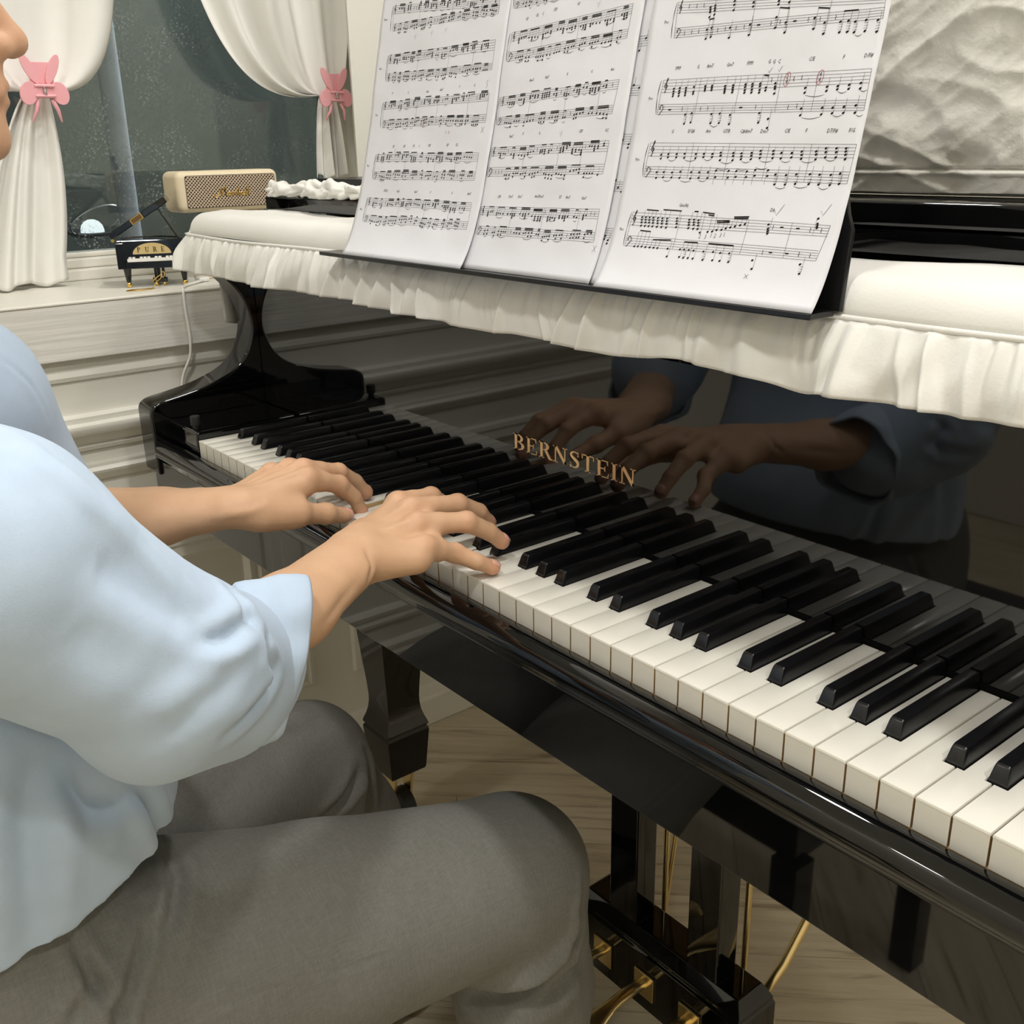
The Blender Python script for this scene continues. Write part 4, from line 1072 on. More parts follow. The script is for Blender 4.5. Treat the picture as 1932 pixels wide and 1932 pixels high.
for i, (x, y) in enumerate(S['p3check']):
    k_ = 1.0 if i < 2 else 2.2
    pe.path([(x * U - 0.0012 * k_, y * U + 0.0002), (x * U - 0.0003 * k_, y * U - 0.0012 * k_), (x * U + 0.0018 * k_, y * U + 0.0022 * k_)], 0.0003)
for x, y in S['p3cross']:
    for s in (-1, 1): pe.line((x * U - 0.0016, y * U - 0.0016 * s), (x * U + 0.0016, y * U + 0.0016 * s), 0.0003)
for t, x, y in S['p3dig']: pe.text(t, x * U, y * U, 0.0033)
pe.done('pencil_marks', M['pencil'], sh3)
rd = Print('p3')
for x, y in S['p3oval']:
    t = np.linspace(0, 2 * math.pi, 26)
    rd.path(np.stack([x * U + 0.0024 * np.cos(t) + 0.0006 * np.sin(t), y * U + 0.0044 * np.sin(t)], -1), 0.00035)
rd.done('red_circles', M['redink'], sh3)
# the two left sheets: same layout, denser notes
def dense_page(pg, label, systems, texts, pens, seed, reds=()):
    o = sheet_obj(pg, label)
    pr_ = Print(pg)
    rr = random.Random(seed)
    for si, (T, B) in enumerate(systems):
        if T[1] * U > 0.292: continue
        a, b = draw_system(pr_, T, B, bclef='T' if (pg == 'p1' and si < 2) else 'B')
        nb = 3
        for q in range(1, nb + 1):
            x = a[0] + 0.008 + (a[3] - a[0] - 0.008) * (q + rr.uniform(-0.15, 0.15)) / (nb + 0.6)
            f = (x - a[0]) / (a[3] - a[0])
            pr_.line((x, a[1] + (a[4] - a[1]) * f), (x, b[2] + (b[5] - b[2]) * f), 0.00018, 3)
        for (st, hand) in ((a, 0), (b, 1)):
            x = st[0] + 0.011
            mid = -0.001
            while x < st[3] - 0.004:
                k_ = rr.choice((2, 3, 4, 4))
                if rr.random() < 0.16:
                    f = (x - st[0]) / (st[3] - st[0]); yc = (st[1] + st[2]) / 2 + ((st[4] + st[5]) / 2 - (st[1] + st[2]) / 2) * f
                    pr_.rest(x, yc); x += 0.0045; continue
                xs2, tops2 = [], []
                mid = max(-0.0045, min(0.0025, mid + rr.uniform(-0.002, 0.002)))
                slope = rr.uniform(-0.0006, 0.0006)
                for q in range(k_):
                    f = (x - st[0]) / (st[3] - st[0])
                    if f > 0.985: break
                    yc = (st[1] + st[2]) / 2 + ((st[4] + st[5]) / 2 - (st[1] + st[2]) / 2) * f
                    y = yc + mid + slope * q
                    nh = rr.choice((1, 1, 2, 3)) if hand == 0 else rr.choice((1, 2))
                    for h_ in range(nh): pr_.head(x, y - h_ * (0.0017 if hand == 0 else 0.0030), 0.0008)
                    pr_.line((x + 0.0008, y - (nh - 1) * 0.0017), (x + 0.0008, yc + 0.0042 + mid * 0.5), 0.00016)
                    xs2.append(x + 0.0008); tops2.append(yc + 0.0042 + mid * 0.5)
                    x += rr.choice((0.0027, 0.0032, 0.0040))
                if len(xs2) > 1:
                    pr_.line((xs2[0], tops2[0]), (xs2[-1], tops2[-1]), 0.0008)
                    if rr.random() < 0.4: pr_.line((xs2[0], tops2[0] - 0.0012), (xs2[-1], tops2[-1] - 0.0012), 0.0008)
                    if rr.random() < 0.6: pr_.tie(xs2[0] - 0.0008, tops2[0] - 0.0085, xs2[-1], tops2[-1] - 0.0085)
                x += rr.uniform(0.0012, 0.0045)
    for t, x, y in texts: pr_.text(t, x * U, y * U, 0.0024)
    pr_.done('printed_music', M['ink'], o)
    pn = Print(pg)
    for kd, x, y in pens:
        x, y = x * U, y * U
        if kd == 'v': pn.path([(x - 0.0012, y + 0.002), (x, y - 0.002), (x + 0.0014, y + 0.003)], 0.00028)
        elif kd == 'x':
            for s in (-1, 1): pn.line((x - 0.002, y - 0.0026 * s), (x + 0.002, y + 0.0026 * s), 0.0003)
        else: pn.path([(x + 0.001, y + 0.004), (x - 0.0012, y + 0.002), (x + 0.0008, y), (x - 0.001, y - 0.003)], 0.00035)
    pn.done('pencil_marks', M['pencil'], o)
    if reds:
        r_ = Print(pg)
        x, y = reds[0]; r_.line((x * U, y * U + 0.0034), (x * U, y * U - 0.0034), 0.0009)
        for (x, y), t in zip(reds[1:], 'CG'): r_.text(t, x * U, y * U, 0.0026)
        r_.done('red_marks', M['redink'], o)
    return o
dense_page('p1', 'leftmost sheet of music with a short red bar mark', S['p1s'], S['p1x'], S['p1pen'], 21, S['p1red'])
dense_page('p2', 'middle sheet of music with a pencilled X at its lower right', S['p2s'], S['p2x'], S['p2pen'], 22)
# sheet tucked behind, with blue pen notes
sh4 = sheet_obj('p4', 'shaded sheet with blue pen notes tucked behind the rightmost sheet')
p = Print('p4')
rr = random.Random(5)
for v in np.arange(0.045, 0.28, 0.036):
    for i in range(5): p.line((0.012, v - i * 0.0018), (0.198, v - i * 0.0018), 0.0002, 8)
    x = 0.02
    while x < 0.192:
        y = v - rr.uniform(-0.002, 0.011)
        p.head(x, y, 0.0009); p.line((x + 0.001, y), (x + 0.001, y + 0.006), 0.00018)
        if rr.random() < 0.4: p.head(x, y - 0.0026, 0.0009)
        x += rr.uniform(0.004, 0.009)
p.done('printed_music', M['ink'], sh4)
bl = Print('p4')
for v in (0.112, 0.128, 0.145):
    for q in range(3):
        x = 0.028 + q * 0.014 + v * 0.02
        bl.path([(x, v), (x + 0.003, v + 0.004), (x + 0.005, v + 0.001), (x + 0.007, v + 0.006), (x + 0.004, v + 0.009)], 0.0004)
bl.done('blue_notes', M['blueink'], sh4)
# ---------------------------------------------------------------- serif lettering
def arc_strip(cx, cy, rx, ry, a0, a1, tmin, tmax, n=14):
    """crescent: thin at both ends and thick in the middle"""
    a = np.radians(np.linspace(a0, a1, n)); w = tmin + (tmax - tmin) * np.sin(np.linspace(0, math.pi, n)) ** 1.3
    P = []
    for i in range(n - 1):
        q = []
        for k_, s in ((i, 1), (i + 1, 1), (i + 1, 0), (i, 0)):
            ww = w[k_]
            q.append((cx + (rx - (0 if s else ww)) * math.cos(a[k_]), cy + (ry - (0 if s else min(ww, 0.07 + 0.02))) * math.sin(a[k_])))
        P.append(q)
    return P
def rc(x0, x1, y0, y1): return [(x0, y0), (x1, y0), (x1, y1), (x0, y1)]
def glyph(c):
    st = rc(0.12, 0.29, 0, 1); sb = rc(0.03, 0.38, 0, 0.055); stp = rc(0.03, 0.38, 0.945, 1)
    if c == 'I': return 0.42, [st, sb, stp]
    if c == 'E': return 0.84, [st, sb, stp, rc(0.29, 0.74, 0.94, 1), [(0.68, 0.94), (0.72, 0.74), (0.76, 0.74), (0.755, 1)], rc(0.29, 0.56, 0.475, 0.535), [(0.52, 0.475), (0.55, 0.36), (0.59, 0.36), (0.59, 0.65), (0.55, 0.65)], rc(0.29, 0.76, 0, 0.06), [(0.70, 0.0), (0.79, 0.0), (0.83, 0.28), (0.79, 0.28)]]
    if c in 'BRP':
        g = [st, sb, stp] + arc_strip(0.34, 0.745, 0.40, 0.255, 90, -90, 0.055, 0.19) + [rc(0.29, 0.36, 0.945, 1.0), rc(0.29, 0.36, 0.49, 0.545)]
        if c == 'B': g += arc_strip(0.36, 0.268, 0.46, 0.268, 90, -90, 0.055, 0.20) + [rc(0.29, 0.38, 0.0, 0.055)]
        if c == 'R': g += [[(0.40, 0.52), (0.58, 0.52), (0.86, 0.07), (0.98, 0.055), (0.98, 0.0), (0.72, 0.0)]]
        return (0.86 if c == 'B' else 0.92 if c == 'R' else 0.80), g
    if c == 'N': return 0.98, [rc(0.14, 0.21, 0, 1), rc(0.02, 0.34, 0, 0.05), rc(0.02, 0.24, 0.945, 1), [(0.08, 1.0), (0.30, 1.0), (0.86, 0.16), (0.86, -0.01), (0.78, -0.01)], rc(0.79, 0.86, 0.0, 1), rc(0.66, 0.98, 0.945, 1)]
    if c == 'T': return 0.84, [rc(0.335, 0.505, 0, 1), rc(0.24, 0.60, 0, 0.055), rc(0.06, 0.78, 0.94, 1), [(0.03, 1.0), (0.09, 1.0), (0.07, 0.72), (0.03, 0.72)], [(0.75, 1.0), (0.81, 1.0), (0.81, 0.72), (0.77, 0.72)]]
    if c == 'U': return 0.94, [rc(0.12, 0.29, 0.3, 1), rc(0.03, 0.39, 0.945, 1), rc(0.74, 0.81, 0.3, 1), rc(0.63, 0.93, 0.945, 1)] + arc_strip(0.465, 0.31, 0.345, 0.32, 180, 360, 0.12, 0.12)
    if c == 'S':
        pts = np.array([(0.64, 0.80), (0.60, 0.92), (0.42, 0.975), (0.22, 0.92), (0.15, 0.76), (0.26, 0.62), (0.46, 0.51), (0.62, 0.38), (0.64, 0.20), (0.50, 0.06), (0.30, 0.025), (0.15, 0.10), (0.10, 0.26)])
        w = np.array([0.05, 0.05, 0.055, 0.11, 0.15, 0.18, 0.20, 0.18, 0.15, 0.10, 0.055, 0.05, 0.05])
        t = np.linspace(0, len(pts) - 1, 40)
        q = np.stack([np.interp(t, np.arange(len(pts)), pts[:, k]) for k in (0, 1)], -1)
        for _ in range(2): q[1:-1] = 0.25 * q[:-2] + 0.5 * q[1:-1] + 0.25 * q[2:]
        ww = np.interp(t, np.arange(len(pts)), w)
        T = np.gradient(q, axis=0); T /= np.linalg.norm(T, axis=1)[:, None]
        N_ = np.stack([-T[:, 1], T[:, 0]], -1) * ww[:, None] / 2
        return 0.76, [[tuple(q[i] + N_[i]), tuple(q[i + 1] + N_[i + 1]), tuple(q[i + 1] - N_[i + 1]), tuple(q[i] - N_[i])] for i in range(len(q) - 1)] + [rc(0.60, 0.66, 0.70, 0.99), rc(0.09, 0.15, 0.0, 0.30)]
def letter_mesh(polys, f0, f1):
    """f0/f1 map 2-D to front and back 3-D points"""
    V, F = [], []
    for pl in polys:
        n_ = len(V); k_ = len(pl)
        V += [f0(*q) for q in pl] + [f1(*q) for q in pl]
        F += [tuple(range(n_, n_ + k_)), tuple(range(n_ + k_, n_ + 2 * k_))[::-1]] + [(n_ + i, n_ + k_ + i, n_ + k_ + (i + 1) % k_, n_ + (i + 1) % k_) for i in range(k_)]
    return from_bm(to_bm((V, F)))
H = 0.0172
word = 'BERNSTEIN'
tot = sum(glyph(c)[0] for c in word) + 0.10 * (len(word) - 1)
kx = (0.0655 + 0.1155) / (tot * H)
x = -0.1155
for c in word:
    w, pl = glyph(c)
    f0 = lambda a, b, x=x: (x + a * H * kx, 0.1494, 0.0655 + b * H)
    f1 = lambda a, b, x=x: (x + a * H * kx, 0.1502, 0.0655 + b * H)
    mk('logo_letter', letter_mesh(pl, f0, f1), M['goldletter'], piano)
    x += (w + 0.10) * H * kx

# ---------------------------------------------------------------- curtains with pink claw clips
def curtain(name, label, X0, yt0, yt1, yc, zc, zt, tail, zb, seed, cat='curtain'):
    """yt0: hem away from the pane, yt1: hem hanging in front of it; gathered at (yc, zc)"""
    nu, n1, n2 = 150, 70, 50
    u = np.linspace(0, 1, nu)
    rows = []
    ple = 0.6 * np.sin(2 * math.pi * (2.8 * u + 0.35 * np.sin(5 * u + seed))) + 0.4 * np.sin(2 * math.pi * (4.3 * u + 0.2 * seed))
    for t in np.linspace(0, 1, n1):
        yt = yt0 + (yt1 - yt0) * u
        yk = yc + (u - 0.5) * 0.026 * np.sign(yt1 - yt0)
        b2y = yk + (yt - yk) * 0.88
        sag = 0.022 * np.abs(yt - yc) / 0.3
        by = (1 - t) ** 3 * yt + 3 * t * (1 - t) ** 2 * yt + 3 * t * t * (1 - t) * b2y + t ** 3 * yk
        bz = (1 - t) ** 3 * zt + 3 * t * (1 - t) ** 2 * (zt - 0.30) + 3 * t * t * (1 - t) * (zc - 0.012 - sag) + t ** 3 * zc
        am = 0.030 * (1 - t ** 2.2) + 0.007
        sharp = np.sign(ple) * np.abs(ple) ** 0.75
        dx = am * sharp + 0.012 * np.sin(math.pi * t) * np.sin(2 * math.pi * (1.5 * u + 0.6 * t + 0.1 * seed)) * (1 - t) * 2
        rows.append(np.stack([X0 + dx, by, bz + 0.006 * np.sin(9 * u + seed) * math.sin(math.pi * t) * t], -1))
    for t in np.linspace(0, 1, n2)[1:]:
        e = t ** 0.7
        y0 = yc - 0.013 + (tail[0] - (yc - 0.013)) * e; y1 = yc + 0.013 + (tail[1] - (yc + 0.013)) * e
        uu = u if yt1 > yt0 else 1 - u
        y = y0 + (y1 - y0) * uu
        bul = tail[2] * math.sin(math.pi * min(1, t * 1.15)) ** 0.8
        y = y + (uu - 0.5) * 2 * bul * (uu > 0.5)
        z = zc + (zb - zc) * t + 0.004 * np.sin(14 * u + seed) * t
        am = 0.007 + 0.012 * t
        dx = am * (0.6 * np.sin(2 * math.pi * (2.8 * u + 0.35 * np.sin(5 * u + seed)) + 0.8 * t) + 0.4 * np.sin(2 * math.pi * 4.3 * u + seed))
        rows.append(np.stack([X0 + dx, y, z], -1))
    P = np.stack(rows, 1)
    return P
cl = setp(mk('curtain', sheet(curtain('c', '', -1.035, -0.42, 0.150, -0.016, 0.462, 0.98, (-0.150, -0.014, 0.012), 0.178, 0.7), 0.0012), M['curtain'], None, 180), 'white curtain tied back with a pink clip beside the face', 'curtain', 'tied back window curtains')
cr = setp(mk('curtain', sheet(curtain('c', '', -1.035, 0.525, 0.225, 0.474, 0.460, 0.98, (0.440, 0.500, 0.0), 0.322, 2.1), 0.0012), M['curtain'], None, 180), 'white curtain tied back with a pink clip above the router', 'curtain', 'tied back window curtains')
rod = thing('curtain_rod', (-1.035, 0, 0.985), 'slim white rod the window curtains hang from', 'curtain rod')
mk('pole', tube([(-1.035, -0.90, 0.990), (-1.035, 0.545, 0.990)], 0.008, 14), M['whiteplastic'], rod, smooth=60)
for y in (-0.85, 0.54): mk('bracket', tube([(-1.035, y, 0.990), (-1.12, y, 0.990)], 0.005, 10), M['whiteplastic'], rod, smooth=60)
def ell_plate(cy, cz, ry, rz, ang, x0, x1, n=22, taper=0.0):
    a = math.radians(ang)
    pts = []
    for t in np.linspace(0, 2 * math.pi, n, endpoint=False):
        yy_, zz_ = ry * math.cos(t) * (1 + taper * math.sin(t)), rz * math.sin(t)
        pts.append((cy + yy_ * math.cos(a) - zz_ * math.sin(a), cz + yy_ * math.sin(a) + zz_ * math.cos(a)))
    return prism(pts, 'x', x0, x1, 0.0009, 2)
def claw_clip(yc, zc, X0, label, sc=1.0):
    t = thing('claw_clip', (X0, yc, zc - 0.045 * sc), label, 'hair clip', 'pink clips on the curtains')
    for s in (-1, 1):
        mk('ear', ell_plate(yc + s * 0.016 * sc, zc + 0.030 * sc, 0.0075 * sc, 0.0225 * sc, -s * 26, X0 + 0.006, X0 + 0.0105), M['pink'], t, smooth=40)
        mk('wing', ell_plate(yc + s * 0.0225 * sc, zc - 0.003 * sc, 0.0125 * sc, 0.0165 * sc, s * 18, X0 + 0.009 - (0.003 if s > 0 else 0), X0 + 0.0135 - (0.003 if s > 0 else 0)), M['pink'], t, smooth=40)
        mk('claw', tube([(X0 + 0.008, yc + s * 0.010 * sc, zc - 0.012 * sc), (X0 + 0.012, yc + s * 0.015 * sc, zc - 0.026 * sc), (X0 + 0.002, yc + s * 0.021 * sc, zc - 0.042 * sc)], [0.0032 * sc, 0.003 * sc, 0.0014 * sc], 8), M['pink'], t, smooth=60)
        mk('hinge_bar', tube([(X0 + 0.013, yc - 0.014 * sc, zc + s * 0.007 * sc), (X0 + 0.0145, yc + 0.014 * sc, zc + s * 0.007 * sc)], 0.0024 * sc, 8), M['pink'], t, smooth=60)
    mk('back_plate', box(X0 + 0.004, X0 + 0.007, yc - 0.017 * sc, yc + 0.017 * sc, zc + 0.010 * sc, zc + 0.040 * sc, 0.001), M['pink'], t)
    mk('hub', box(X0 + 0.006, X0 + 0.0125, yc - 0.013 * sc, yc + 0.013 * sc, zc - 0.010 * sc, zc + 0.010 * sc, 0.0015), M['pink'], t)
    a = np.linspace(0, 10 * math.pi, 70)
    mk('spring', tube(np.stack([X0 + 0.0145 + 0.0022 * np.cos(a), yc + 0.0022 * np.sin(a), zc - 0.005 * sc + 0.010 * sc * a / a[-1]], -1), 0.0006, 6), M['steel'], t, smooth=60)
claw_clip(-0.016, 0.458, -1.012, 'pink claw clip shaped like a bow on the curtain beside the face')
claw_clip(0.474, 0.456, -1.012, 'pink claw clip shaped like a bow on the curtain above the router', 0.92)

# ---------------------------------------------------------------- speaker
spk = thing('speaker', (-0.99, 0.237, 0.2765), 'cream portable speaker with woven grille and gold script on the window ledge', 'speaker')
mk('body', bevel((box(-1.022, -0.955, 0.149, 0.326, 0.2765, 0.3400)), 0.011, 5), M['cream'], spk, smooth=40)
gp = []
for (cy_, cz_, a0) in ((0.317 - 0.004, 0.3325 - 0.004, 0), (0.158 + 0.009, 0.3325 - 0.004, 90), (0.158 + 0.009, 0.284 + 0.004, 180), (0.317 - 0.004, 0.284 + 0.004, 270)):
    for a in np.radians(np.linspace(a0, a0 + 90, 5)): gp.append((cy_ + 0.004 * math.cos(a), cz_ + 0.004 * math.sin(a)))
mk('grille_rim', prism([(0.2375 + (a - 0.2375) * 1.012, 0.3085 + (b - 0.3085) * 1.03) for a, b in gp], 'x', -0.9556, -0.9548), M['rubber'], spk)
mk('grille', prism(gp, 'x', -0.9555, -0.9543), M['grille'], spk)
def script(strokes, y0, z0, sc, xx, r):
    parts = []
    for s in strokes:
        pts = np.array(s, float)
        t = np.linspace(0, len(pts) - 1, max(8, 6 * len(pts)))
        q = np.stack([np.interp(t, np.arange(len(pts)), pts[:, k]) for k in (0, 1)], -1)
        for _ in range(3): q[1:-1] = 0.25 * q[:-2] + 0.5 * q[1:-1] + 0.25 * q[2:]
        parts.append(tube(np.stack([np.full(len(q), xx), y0 + q[:, 0] * sc, z0 + q[:, 1] * sc], -1), r, 6))
    return merge(*parts)
MS = [[(-0.5, 0.1), (-0.6, -0.05), (-0.4, -0.15), (-0.1, 0.0), (0.15, 0.5), (0.4, 1.0)], [(0.4, 1.0), (0.38, 0.4), (0.42, 0.05)], [(0.42, 0.05), (0.65, 0.6), (0.9, 1.05)], [(0.9, 1.05), (0.85, 0.4), (0.95, 0.0), (1.1, 0.1)],
      [(1.45, 0.4), (1.25, 0.4), (1.15, 0.15), (1.3, 0.0), (1.45, 0.2), (1.5, 0.42), (1.5, 0.05), (1.65, 0.08)], [(1.72, 0.42), (1.75, 0.0)], [(1.74, 0.2), (1.85, 0.42), (2.0, 0.4)], [(2.35, 0.4), (2.2, 0.45), (2.15, 0.3), (2.3, 0.2), (2.3, 0.03), (2.1, 0.02)],
      [(2.4, 0.0), (2.5, 0.5), (2.65, 1.0), (2.6, 0.6), (2.5, 0.05)], [(2.52, 0.2), (2.65, 0.42), (2.75, 0.35), (2.72, 0.05), (2.85, 0.08)], [(3.2, 0.4), (3.0, 0.4), (2.95, 0.12), (3.08, 0.0), (3.22, 0.2), (3.28, 0.42), (3.26, 0.05), (3.4, 0.1)], [(3.4, 0.1), (3.55, 0.6), (3.68, 1.02), (3.6, 0.6), (3.52, 0.05), (3.65, 0.05)], [(3.7, 0.1), (3.85, 0.6), (3.98, 1.02), (3.9, 0.6), (3.82, 0.05), (4.0, 0.1)]]
mk('script_logo', script(MS, 0.2165, 0.3005, 0.0134, -0.9536, 0.00085), M['gold'], spk, smooth=60)
st = thing('speaker_stand', (-0.99, 0.275, 0.1718), 'small cream block under the cream speaker on the sill', 'stand')
mk('block', box(-1.012, -0.966, 0.252, 0.300, 0.1718, 0.2762, 0.003), M['cream'], st)

# ---------------------------------------------------------------- miniature piano on the sill
mini = thing('miniature_piano', (-0.95, 0.079, 0.1718), 'tiny black toy grand piano with a gold plaque on the sill', 'toy piano')
FX = -0.912
mk('case', merge(box(-0.990, FX - 0.006, 0.028, 0.132, 0.2005, 0.2425, 0.0012), box(FX - 0.0055, FX + 0.004, 0.0265, 0.0385, 0.2005, 0.2395, 0.001), box(FX - 0.0055, FX + 0.004, 0.1215, 0.1335, 0.2005, 0.2395, 0.001), box(FX - 0.0055, FX + 0.004, 0.0386, 0.1214, 0.2005, 0.2105, 0.001)), M['black'], mini)
mk('inner_rim', tube([(-0.916, 0.034, 0.2430), (-0.985, 0.040, 0.2430), (-0.988, 0.09, 0.2430), (-0.955, 0.118, 0.2430), (-0.916, 0.127, 0.2430)], 0.0007, 6), M['steel'], mini, smooth=60)
ld_ = bevel(box(-0.990, FX + 0.001, 0.0, 0.103, 0.0, 0.0095), 0.001)
la = 31.0
mk('lid', xform(ld_, rotm('X', la), (0, 0.0225, 0.2445)), M['black'], mini)
mk('lid_label', xform(bevel(box(FX + 0.0008, FX + 0.0018, 0.040, 0.060, 0.0002, 0.0092), 0.0003), rotm('X', la), (0, 0.0225, 0.2445)), M['gold'], mini)
mk('lid_label_face', xform(box(FX + 0.0017, FX + 0.0020, 0.0413, 0.0587, 0.0013, 0.0082), rotm('X', la), (0, 0.0225, 0.2445)), material('bronze_face', srgb(120, 92, 60), 0.4, metal=0.5), mini)
mk('hinge', tube([(FX + 0.002, 0.024, 0.2435), (FX - 0.012, 0.024, 0.2435)], 0.0025, 10), M['gold'], mini, smooth=60)
mk('prop', tube([(-0.918, 0.120, 0.2430), (-0.918, 0.0955, 0.2875)], 0.0013, 8), M['black'], mini, smooth=60)
pq = [(0.0785 + 0.0285 * math.cos(a), 0.2215 + 0.0165 * math.sin(a)) for a in np.linspace(0, math.pi, 22)]
mk('plaque', prism(pq, 'x', FX - 0.0062, FX - 0.0046), M['goldplate'], mini)
yy0 = 0.0570
for c in 'PURE':
    w, pl = glyph(c)
    h_ = 0.0075
    f0 = lambda a, b, yy0=yy0: (FX - 0.0042, yy0 + a * h_ * 0.82, 0.2245 + b * h_)
    f1 = lambda a, b, yy0=yy0: (FX - 0.0050, yy0 + a * h_ * 0.82, 0.2245 + b * h_)
    mk('letter', letter_mesh(pl, f0, f1), M['ink'], mini)
    yy0 += 0.0118
mk('key_row', box(FX - 0.004, FX + 0.004, 0.0415, 0.1185, 0.2108, 0.2155, 0.0005), M['whiteplastic'], mini)
for i, y in enumerate((0.0455, 0.051, 0.0620, 0.0675, 0.0730, 0.0840, 0.0895, 0.1005, 0.106, 0.1115)):
    mk('raised_key', box(FX - 0.0045, FX + 0.001, y - 0.0021, y + 0.0021, 0.2156, 0.2178, 0.0003), M['whiteplastic'], mini)
def mini_leg(y, x):
    mk('leg', lathe([(0.0062, 0.2005), (0.0055, 0.196), (0.0035, 0.1800)], (x, y), 14), M['black'], mini, smooth=60)
    mk('ball_foot', lathe([(0.001, 0.1718), (0.0032, 0.1728), (0.0043, 0.1760), (0.0032, 0.1792), (0.001, 0.1800)], (x, y), 14), M['gold'], mini, smooth=60)
mini_leg(0.039, FX - 0.004); mini_leg(0.1225, FX - 0.004); mini_leg(0.079, -0.976)
for y in (0.079, 0.0905): mk('lyre_post', box(FX - 0.026, FX - 0.021, y - 0.0022, y + 0.0022, 0.184, 0.2005), M['black'], mini)
mk('lyre_base', box(FX - 0.028, FX - 0.018, 0.074, 0.096, 0.1765, 0.184, 0.0006), M['black'], mini)
for y in (0.079, 0.091): mk('pedal', lathe([(0.001, 0.1718), (0.0026, 0.1728), (0.003, 0.1745), (0.002, 0.1763)], (FX - 0.015, y), 12), M['gold'], mini, smooth=60)
mini.rotation_euler = (0, 0, math.radians(-24)); mini.location[1] += 0.017
charm = thing('gold_charm', (-0.892, 0.049, 0.1718), 'gold oval charm with a wire bow lying before the toy piano', 'charm')
dv = lathe([(0.010, 0.1719), (0.0102, 0.1726), (0.0095, 0.1732), (0.001, 0.1732)], (0, 0), 28)
mk('disc', xform(dv, np.diag([0.85, 2.2, 1.0]), (-0.893, 0.047, 0)), M['gold'], charm, smooth=40)
bow = [(-0.893, 0.066, 0.1735), (-0.893, 0.074, 0.182), (-0.893, 0.070, 0.190), (-0.893, 0.066, 0.182), (-0.893, 0.074, 0.188), (-0.893, 0.083, 0.193), (-0.893, 0.080, 0.186), (-0.893, 0.072, 0.181), (-0.893, 0.078, 0.1735)]
mk('wire_bow', tube(bow, 0.0008, 8), M['gold'], charm, smooth=60)
mk('wire_ring', tube([(-0.893 + 0.002 * math.sin(a), 0.0845 + 0.0025 * math.cos(a), 0.192 + 0.0045 * math.sin(a)) for a in np.linspace(0, 2 * math.pi, 20, endpoint=False)], 0.0007, 6, closed=True), M['gold'], charm, smooth=60)

# ---------------------------------------------------------------- cable and plug
cable = thing('charging_cable', (-0.846, 0.09, 0.02), 'white cable hanging over the sill edge down the wall', 'cable')
cp = np.array([(-0.915, 0.158, 0.1752), (-0.900, 0.140, 0.1745), (-0.875, 0.112, 0.1745), (-0.855, 0.097, 0.1748), (-0.8415, 0.0935, 0.1712), (-0.8405, 0.0925, 0.150), (-0.8408, 0.0955, 0.10), (-0.8435, 0.093, 0.070), (-0.848, 0.080, 0.045), (-0.8495, 0.0735, 0.02), (-0.833, 0.085, -0.005), (-0.830, 0.125, -0.02), (-0.832, 0.20, -0.03), (-0.834, 0.30, -0.10), (-0.846, 0.34, -0.25), (-0.846, 0.36, -0.50), (-0.838, 0.38, -0.735)])
tq = np.linspace(0, len(cp) - 1, 120)
cq = np.stack([np.interp(tq, np.arange(len(cp)), cp[:, k]) for k in range(3)], -1)
for _ in range(4): cq[1:-1] = 0.25 * cq[:-2] + 0.5 * cq[1:-1] + 0.25 * cq[2:]
mk('cord', tube(cq, 0.0021, 10), M['whiteplastic'], cable, smooth=60)
mk('plug', bevel(box(-0.935, -0.912, 0.150, 0.168, 0.1718, 0.1795), 0.003, 3), M['whiteplastic'], cable, smooth=40)
ad_ = thing('adapter_box', (-0.97, 0.19, 0.1718), 'small cream adapter block on the sill behind the piano arm', 'adapter')
mk('shell', bevel(box(-0.992, -0.950, 0.172, 0.208, 0.1718, 0.1765), 0.002, 3), M['cream'], ad_, smooth=40)

# ---------------------------------------------------------------- router on the lid
rt = thing('router', (-0.61, 0.27, 0.3050), 'flat black router with two stick antennas on the lid', 'router')
mk('shell', bevel(box(-0.704, -0.49, 0.262, 0.345, 0.3060, 0.3290), 0.002, 3), M['blacksatin'], rt, smooth=40)
mk('vent', box(-0.690, -0.500, 0.2612, 0.2622, 0.3245, 0.3258), M['rubber'], rt)
for i, x in enumerate((-0.694, -0.681, -0.668)): mk('port', box(x, x + 0.006, 0.2610, 0.2622, 0.314, 0.320), M['rubber'], rt)
for dx in (0, 0.010):
    mk('antenna', tube([(-0.606 + dx, 0.300, 0.3290), (-0.594 + dx, 0.300, 0.347), (-0.5835 + dx, 0.300, 0.3625)], [0.0036, 0.0034, 0.0028], 10), M['rubber'], rt, smooth=60)
